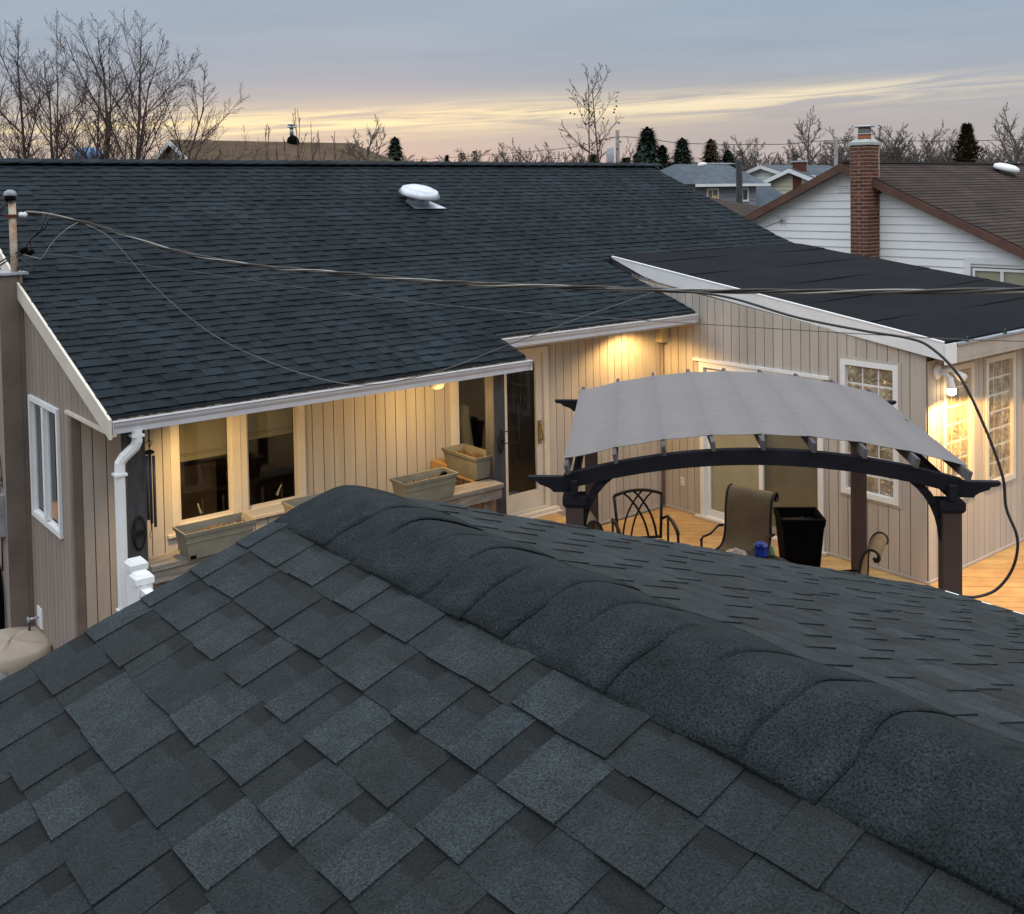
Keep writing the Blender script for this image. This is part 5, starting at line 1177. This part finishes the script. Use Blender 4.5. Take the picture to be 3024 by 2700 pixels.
m = MB(); m.box((43.2, 31.1, 3.5), (43.65, 31.6, 5.62)); c5 = obj('chimney', m, M_brick, r5); m = MB(); m.box((43.15, 31.05, 5.621), (43.7, 31.65, 5.69)); m.lathe([(.08, 0), (.08, .12)], (43.4, 31.35, 5.69), 10); obj('crown', m, M_concrete, c5)
m = MB(); frame_rect(m, 'y', 43.24, -1, 30.3, 30.8, 4.55, 4.95, .05, .03); obj('window', m, M_white, t5)
t6, _, _ = hip_or_gable('far_gable_house', 'tiny white gable peak on the horizon at far right', 74.6, 84, 42.6, 6.5, 40.6, 5.8, M_lap, M_brroof)
m = MB(); m.box((47.2, 40.0, 3.5), (47.8, 40.6, 5.95)); fch = obj('brick_stack', m, M_brick); tag(fch, 'distant brick chimney stack with a white capped flue', 'chimney')
m = MB(); m.box((47.25, 40.05, 6.0), (47.75, 40.55, 6.1)); m.box((47.35, 40.15, 5.951), (47.65, 40.45, 6.0)); m.box((47.3, 40.1, 6.1), (47.7, 40.5, 6.22)); obj('flue_cap', m, M_white, fch)

# street lamp, utility poles, water tank
SLm = thing('street_lamp', 'dark street lamp pole with a long arm and a white lamp head', 'street lamp', (30.29, 24.49, -.45))
m = MB(); m.tube([(30.29, 24.49, -.45), (30.29, 24.49, 5.36)], .115, 12); obj('pole', m, pm('dark_pole', (.018, .017, .018), .7), SLm)
m = MB(); m.tube([(30.29, 24.49, 5.24), (29.8, 24.9, 5.26), (29.35, 25.26, 5.27)], .02, 6); obj('arm', m, M_galv, SLm)
m = MB(); m.lathe([(.03, 0), (.06, .05), (.09, .16), (.08, .28), (.02, .34)], (29.38, 25.23, 5.26), 12, axis=(-.75, .6, -.15)); obj('lamp_head', m, M_white, SLm)
for x_, y_, zt, lab in ((42.42, 43.08, 7.87, 'utility pole carrying a grey transformer beside the two-stemmed bare tree'), (52.22, 35.2, 7.26, 'thin utility pole with a crossarm left of the brick chimney')):
    t = thing('utility_pole', lab, 'utility pole', (x_, y_, -.45), 'utility poles along the far street')
    m = MB(); m.tube([(x_, y_, -.45), (x_, y_, zt)], [.15, .11], 8); obj('pole', m, pm('grey_pole', (.22, .2, .19), .9), t)
    if zt > 7.5: m = MB(); m.lathe([(.2, 0), (.22, .1), (.22, .9), (.1, 1.0)], (x_ - .33, y_ + .3, 5.95), 12); obj('transformer', m, pm('grey_tank', (.35, .37, .4), .5), t)
    else: m = MB(); m.bar((x_ - .55, y_ + .45, zt - .35), (x_ + .55, y_ - .45, zt - .35), .09, .09); obj('crossarm', m, pm('grey_pole2', (.2, .18, .17), .9), t)
wire('power_line', 'power line strung between the far utility poles on the horizon', [(60.29, 92.9, 8.08), (49.57, 56.6, 7.5), (42.4, 43.1, 7.48), (44.71, 39.95, 7.0), (48.85, 36.63, 6.85), (52.24, 35.2, 7.05), (59.02, 29.77, 6.9), (70, 21, 7.2)], .022, M_wired)
WT = thing('water_tank', 'distant blue round water tank behind the big bare trees', 'water tank', (37.3, 124.3, -.45))
m = MB(); m.lathe([(.4, 8.4), (1.0, 8.6), (1.5, 9.1), (1.6, 9.7), (1.4, 10.2), (.8, 10.55), (.1, 10.65)], (37.3, 124.3, 0), 24); obj('tank', m, M_tower, WT)
m = MB(); m.tube([(37.3, 124.3, -.45), (37.3, 124.3, 8.5)], .35, 12); obj('stem', m, M_tower, WT)

# ------------------------------------------------------------------ trees
def branch(mb_t, mb_c, p, d, ln, r_, lv, rr, spec, maxlv):
    n_ = 6 if lv == 0 else (4 if lv == 1 else (3 if lv == 2 else 2)); pts = [p.copy()]; rad = [r_]; dd = d.copy(); kids = []
    up = spec['up'][min(lv, 3)]
    for i in range(n_):
        dd = (dd + Vector((rr.uniform(-1, 1), rr.uniform(-1, 1), rr.uniform(-1, 1))) * spec['wob'] * (1 + .5 * lv) + Vector((0, 0, up))).normalized()
        pts.append(pts[-1] + dd * ln / n_); rad.append(max(spec['rmin'], r_ * (1 - .75 * (i + 1) / n_)))
    (mb_t if lv == 0 else mb_c).tube(pts, rad, 7 if lv == 0 else (4 if lv == 1 else 3), caps=False, smooth=lv < 2)
    if lv >= maxlv: return
    nk = spec['kids'][lv]
    for k in range(nk):
        t = spec['first'][min(lv, 2)] + (1 - spec['first'][min(lv, 2)]) * ((k + rr.random() * .8) / nk); q = min(t, .98) * n_; i = int(q); f = q - i
        bp = pts[i].lerp(pts[i + 1], f); bd = (pts[i + 1] - pts[i]).normalized()
        ax = bd.orthogonal().normalized(); ax.rotate(Matrix.Rotation(rr.uniform(0, 6.283) if lv else k * 2.4 + rr.uniform(-.4, .4), 3, bd)); nd_ = bd.copy(); nd_.rotate(Matrix.Rotation(R(spec['ang'][min(lv, 3)] + rr.uniform(-12, 12)), 3, ax))
        l2 = ln * spec['len'][min(lv, 3)] * (1.12 - .65 * t) * rr.uniform(.7, 1.2); rr2 = max(spec['rmin'], (rad[i] * .6))
        branch(mb_t, mb_c, bp, nd_, l2, rr2, lv + 1, rr, spec, maxlv)
def bare_tree(name, label, base, stems, spec, seed, maxlv=3, mat=M_bark, group=None):
    """stems: list of (offset xy, direction, length, radius)"""
    rr = random.Random(seed); a, b = MB(), MB()
    for off, d, ln, r_ in stems: branch(a, b, Vector((off[0], off[1], 0)), Vector(d).normalized(), ln, r_, 0, rr, spec, maxlv)
    t = thing(name, label, 'tree', base, group); obj('trunk', a, mat, t, local=True); obj('crown', b, mat, t, local=True); return t
VX_, VY_ = Vector((.78, -.626, 0)), Vector((.625, .78, 0))             # right / away, as directions on the ground
big = dict(up=[.02, .10, .10, .08], wob=.055, rmin=.0043, kids=[11, 11, 9], first=[.40, .10, .06], ang=[43, 38, 38, 30], len=[.52, .42, .40, .5])
def dirv(side, depth, up=1.0): return VX_ * side + VY_ * depth + Vector((0, 0, up))
bare_tree('bare_tree', 'large multi-stemmed bare tree at the far left above the roof', (7.55, 29.9, -.45), [((0, 0), dirv(-.24, .1), 8.2, .065), ((.2, 0), dirv(-.11, -.1), 8.3, .085), ((.3, .1), dirv(-.03, .2), 8.3, .065), ((-.6, .2), dirv(-.44, .1), 8.2, .08), ((.4, .1), dirv(.05, .1), 7.8, .08), ((-1.2, .3), dirv(-.3, .1), 8.4, .08)], big, 21, group='big bare trees at the left')
bare_tree('bare_tree', 'large bare tree with wide spreading limbs in front of the tan roofed house', (8.95, 28.75, -.45), [((-.25, .1), dirv(-.07, .1), 7.8, .065), ((0, 0), dirv(.01, -.1), 8.3, .09), ((.2, -.1), dirv(.10, .05), 8.1, .065), ((.35, -.1), dirv(.15, 0), 8.0, .08), ((.3, -.2), dirv(.27, .1), 7.6, .07)], big, 35, group='big bare trees at the left')
mid = dict(up=[.0, .12, .06, .03], wob=.035, rmin=.0048, kids=[20, 6, 4], first=[.40, .15, .2], ang=[54, 40, 36, 30], len=[.25, .34, .35, .4])
t = bare_tree('bare_tree', 'slender two-stemmed bare tree with seed balls right of centre', (17.25, 18.25, -.45), [((-.15, .12), dirv(-.0, 0), 7.3, .040), ((.12, -.1), dirv(.01, 0), 7.25, .040)], mid, 8)
m = MB(); rr = random.Random(2)
for k in range(26):
    c_ = VX_ * rr.uniform(-.7, .6) + VY_ * rr.uniform(-.4, .4) + Vector((0, 0, rr.uniform(5.7, 7.0))); m.lathe([(.008, -.022), (.024, -.01), (.024, .01), (.008, .022)], c_, 6)
obj('seed_balls', m, M_bark, t, local=True, kind='stuff')
sap = dict(up=[.0, .10, .05, 0], wob=.03, rmin=.006, kids=[7, 3], first=[.35, .2, .2], ang=[32, 30, 30, 30], len=[.13, .4, .4, .4])
for k, (x_, y_, zt) in enumerate([(9.63, 20.56, 5.82), (9.86, 20.38, 5.75), (10.11, 20.18, 5.97), (10.38, 19.97, 6.15), (10.55, 19.82, 5.87), (10.71, 19.69, 5.69), (10.88, 19.55, 5.66), (10.25, 20.1, 5.5)]):
    bare_tree('sapling', 'thin upright bare sapling before the tan roof, ' + ('leftmost of the row', 'second from the left', 'third from the left', 'tallest left neighbour of the flue', 'right of the flue pipe', 'third from the right', 'rightmost of the row', 'set slightly in front of the middle')[k], (x_, y_, -.45), [((0, 0), dirv(random.Random(k).uniform(-.03, .03), 0), zt + .45, .020), ((.08, .05), dirv(random.Random(k).uniform(-.08, .06), 0), zt - .1, .014)], sap, 60 + k, 2, group='thin saplings before the tan roof')
# background bare trees: a few grown, the rest copies
far = dict(up=[.02, .08, .06, .04], wob=.07, rmin=.013, kids=[14, 9, 7], first=[.35, .12, .1], ang=[46, 40, 38, 30], len=[.42, .48, .46, .4])
protos = []
for k in range(4):
    rr = random.Random(90 + k); st_ = [((0, 0), dirv(0, 0), 9, .2), ((.2, .1), dirv(.18, .1), 8.2, .15), ((-.2, 0), dirv(-.2, -.1), 8.0, .14)][:2 + k % 2]
    protos.append((far, st_, 90 + k))
farpos = [(2, 56.57, 44.59, 7.79, 'bare round-crowned tree behind the slate roofed house'), (1, 58.31, 43.17, 7.25, 'bare tree between the slate roof and the street pole'), (0, 59.8, 42.04, 8.74, 'tallest open-branched bare tree left of the brick chimney'), (3, 61.41, 40.72, 7.86, 'bare tree just left of the brick chimney'), (2, 63.52, 39.05, 8.42, 'bare tree directly right of the brick chimney cap'), (1, 64.57, 38.18, 7.72, 'second bare tree right of the brick chimney'), (0, 65.62, 37.34, 7.81, 'third bare tree right of the brick chimney'), (3, 66.75, 36.43, 7.62, 'bare tree just left of the bronze conifer'), (2, 42.12, 56.14, 7.33, 'small bare tree right of the thujas on the horizon'), (1, 43.37, 55.14, 7.37, 'second small bare tree on the centre horizon'), (0, 44.79, 54.0, 7.22, 'third small bare tree on the centre horizon'), (3, 46.03, 53.0, 7.12, 'small bare tree just left of the two-stemmed tree'), (1, 47.6, 51.6, 7.2, 'bare tree seen behind the two-stemmed tree'), (0, 40.5, 19.0, 6.6, 'big bare tree cut by the right edge of the picture'), (3, 69.8, 33.5, 7.6, 'bare tree right of the bronze conifer'), (1, 71.2, 32.2, 7.3, 'second bare tree right of the bronze conifer'), (2, 54.8, 46.0, 7.5, 'twiggy bare tree behind the reddish spruce'), (0, 24.5, 41.5, 7.2, 'bare brushy tree rising behind the right part of the tan roof'), (2, 37.2, 58.0, 7.0, 'low bare tree right of the small spruce'), (1, 62.3, 39.9, 8.0, 'bare tree hidden partly behind the brick chimney')]
made = {}
for (k, x_, y_, zt, lab) in farpos:
    sc_ = (zt + .45) / 9.8
    if k not in made:
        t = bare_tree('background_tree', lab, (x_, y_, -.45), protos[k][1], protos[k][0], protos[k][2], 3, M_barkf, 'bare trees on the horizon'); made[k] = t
    else:
        t = dup(made[k]); t.location = (x_, y_, -.45); t['label'] = lab
    t.scale = (sc_, sc_, sc_); t.rotation_euler = (0, 0, R((x_ * 77) % 360))
# far wood
rr = random.Random(5); J = MB(); dm = MB(); sp2 = dict(up=[.02, .06, .04, .02], wob=.1, rmin=.05, kids=[7, 5, 3], first=[.2, .1, .1], ang=[42, 38, 36, 30], len=[.55, .5, .5, .4])
ang = 22
while ang < 84:
    d_ = rr.uniform(110, 165); x_, y_ = d_ * math.cos(R(ang)), d_ * math.sin(R(ang)); h_ = rr.uniform(5.4, 7.0) + d_ * .030
    branch(J, J, Vector((x_, y_, -.45)), Vector((rr.uniform(-.1, .1), rr.uniform(-.1, .1), 1)), h_ * .8, .16, 0, rr, sp2, 2)
    branch(J, J, Vector((x_ + .5, y_, -.45)), Vector((rr.uniform(-.4, .4), rr.uniform(-.4, .4), 1)), h_ * .7, .12, 0, rr, sp2, 2); ang += rr.uniform(.17, .33)
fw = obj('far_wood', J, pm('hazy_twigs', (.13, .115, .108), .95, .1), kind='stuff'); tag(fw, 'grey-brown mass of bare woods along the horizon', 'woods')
# evergreens
def conifer(name, label, loc, h, w, mat, seed, shape='spruce', dens=1.0, lean=0):
    rr = random.Random(seed); t = thing(name, label, 'evergreen', loc, None); a = MB(); a.tube([(0, 0, 0), (0, 0, h * .5), (0, 0, h * .97)], [w * .06, w * .04, .01], 6); obj('trunk', a, M_bark, t, local=True)
    m = MB(); n_ = int(2600 * dens)
    for i in range(n_):
        f = rr.random() ** 1.5 * .9 + .008; zz = h * (1 - f) + .05
        if shape == 'spruce': rad = w / 2 * f ** 1.0 * (.82 + .3 * ((zz * 3.1) % 1.0))
        elif shape == 'thuja': rad = w / 2 * math.sin(min(1, f * 1.25 + .02) * math.pi / 2) ** .7 * (.85 + .25 * math.sin(zz * 5 + seed))
        else: rad = w / 2 * min(1, f ** .9 * 1.2) * (.72 + .35 * math.sin(zz * 2.3 + seed) ** 2)
        if zz < h * .05: continue
        a_ = rr.uniform(0, 6.283); lob = 1 + .16 * math.sin(3 * a_ + zz * 1.3 + seed) + .1 * math.sin(7 * a_ + zz * 3); q = rad * lob * (rr.random() ** .4) * rr.uniform(.85, 1.18)
        c_ = Vector((q * math.cos(a_), q * math.sin(a_), zz - (q * .25 if shape == 'spruce' else 0)))
        s_ = w * rr.uniform(.016, .036); out = Vector((math.cos(a_), math.sin(a_), -.25 if shape == 'spruce' else .5)).normalized(); sd_ = out.cross(Vector((0, 0, 1))).normalized()
        out = (out + Vector((rr.uniform(-.4, .4), rr.uniform(-.4, .4), rr.uniform(-.4, .4)))).normalized(); up_ = Vector((rr.uniform(-.5, .5), rr.uniform(-.5, .5), 1)).normalized()
        tt = rr.uniform(.55, 1.5); m.poly([c_ - sd_ * s_ * .5, c_ + out * s_ * 1.6, c_ + sd_ * s_ * .5, c_ - out * s_ * .4 + up_ * s_ * .3], tt)
    obj('crown', m, mat, t, local=True); return t
conifer('spruce', 'small dark spruce on the horizon just right of the tan roof', (32.4, 51.1, -.45), 8.1, 7.5, M_needle, 3)
conifer('thuja', 'left of two round-topped thujas on the centre horizon', (35.41, 48.67, -.45), 7.15, 2.2, M_needle, 4, 'thuja', .7)
conifer('thuja', 'right of two round-topped thujas on the centre horizon', (35.95, 48.2, -.45), 7.25, 2.2, M_needle, 5, 'thuja', .7)
conifer('evergreen_bush', 'low dark evergreen bush left of the thujas', (34.7, 49.2, -.45), 7.0, 3.4, M_needle, 6, 'bush', .7)
conifer('spruce', 'tallest dark spruce left of the slate roofed house', (41.05, 39.4, -.45), 8.15, 9.0, M_needle, 7, 'spruce', 1.5)
conifer('spruce', 'shorter dark spruce close right of the tallest one', (41.7, 38.9, -.45), 7.2, 6.5, M_needle, 8, 'spruce')
conifer('spruce', 'pointed dark spruce behind the street lamp head', (42.5, 38.2, -.45), 7.55, 8.0, M_needle, 9, 'spruce', 1.2)
conifer('spruce', 'reddish spruce behind the slate roof ridge', (46.6, 39.7, -.45), 7.65, 8.0, M_needle2, 10, 'spruce')
conifer('spruce', 'low green spruce behind the street lamp arm', (47.4, 39.1, -.45), 7.0, 7.0, M_needle, 12, 'spruce')
conifer('bronze_conifer', 'broad bronze-green conifer with a pointed top at right', (58.15, 30.5, -.45), 8.2, 6.2, M_needle2, 11, 'bush', 2.2)
for x_, y_, h_, lab in ((19.6, 20.9, 5.7, 'low dark shrub at the foot of the two-stemmed tree'), (20.3, 20.3, 5.6, 'low dark shrub just right of the two-stemmed tree')): conifer('shrub', lab, (x_, y_, -.45), h_, 3.2, M_needle, int(h_ * 10 + x_), 'bush', .8)
# pine sprig caught on the rake
PS = thing('pine_sprig', 'small dry pine sprig sticking out from the right roof edge', 'twig', (14.96, 11.6, 3.64))
m = MB(); m.tube([(14.97, 11.55, 3.60), (15.05, 11.35, 3.68), (15.10, 11.22, 3.72)], [.008, .006], 5); obj('stem', m, M_bark, PS)
m = MB(); rr = random.Random(1)
for k in range(40):
    a = Vector((15.08, 11.27, 3.71)) + Vector((rr.uniform(-.03, .03), rr.uniform(-.05, .05), rr.uniform(-.02, .02))); m.tube([a, a + Vector((rr.uniform(-.1, .1), rr.uniform(-.12, .06), rr.uniform(-.10, .12)))], .0025, 3, caps=False)
obj('needles', m, pm('dry_needles', (.16, .10, .05), .9), PS, kind='stuff')
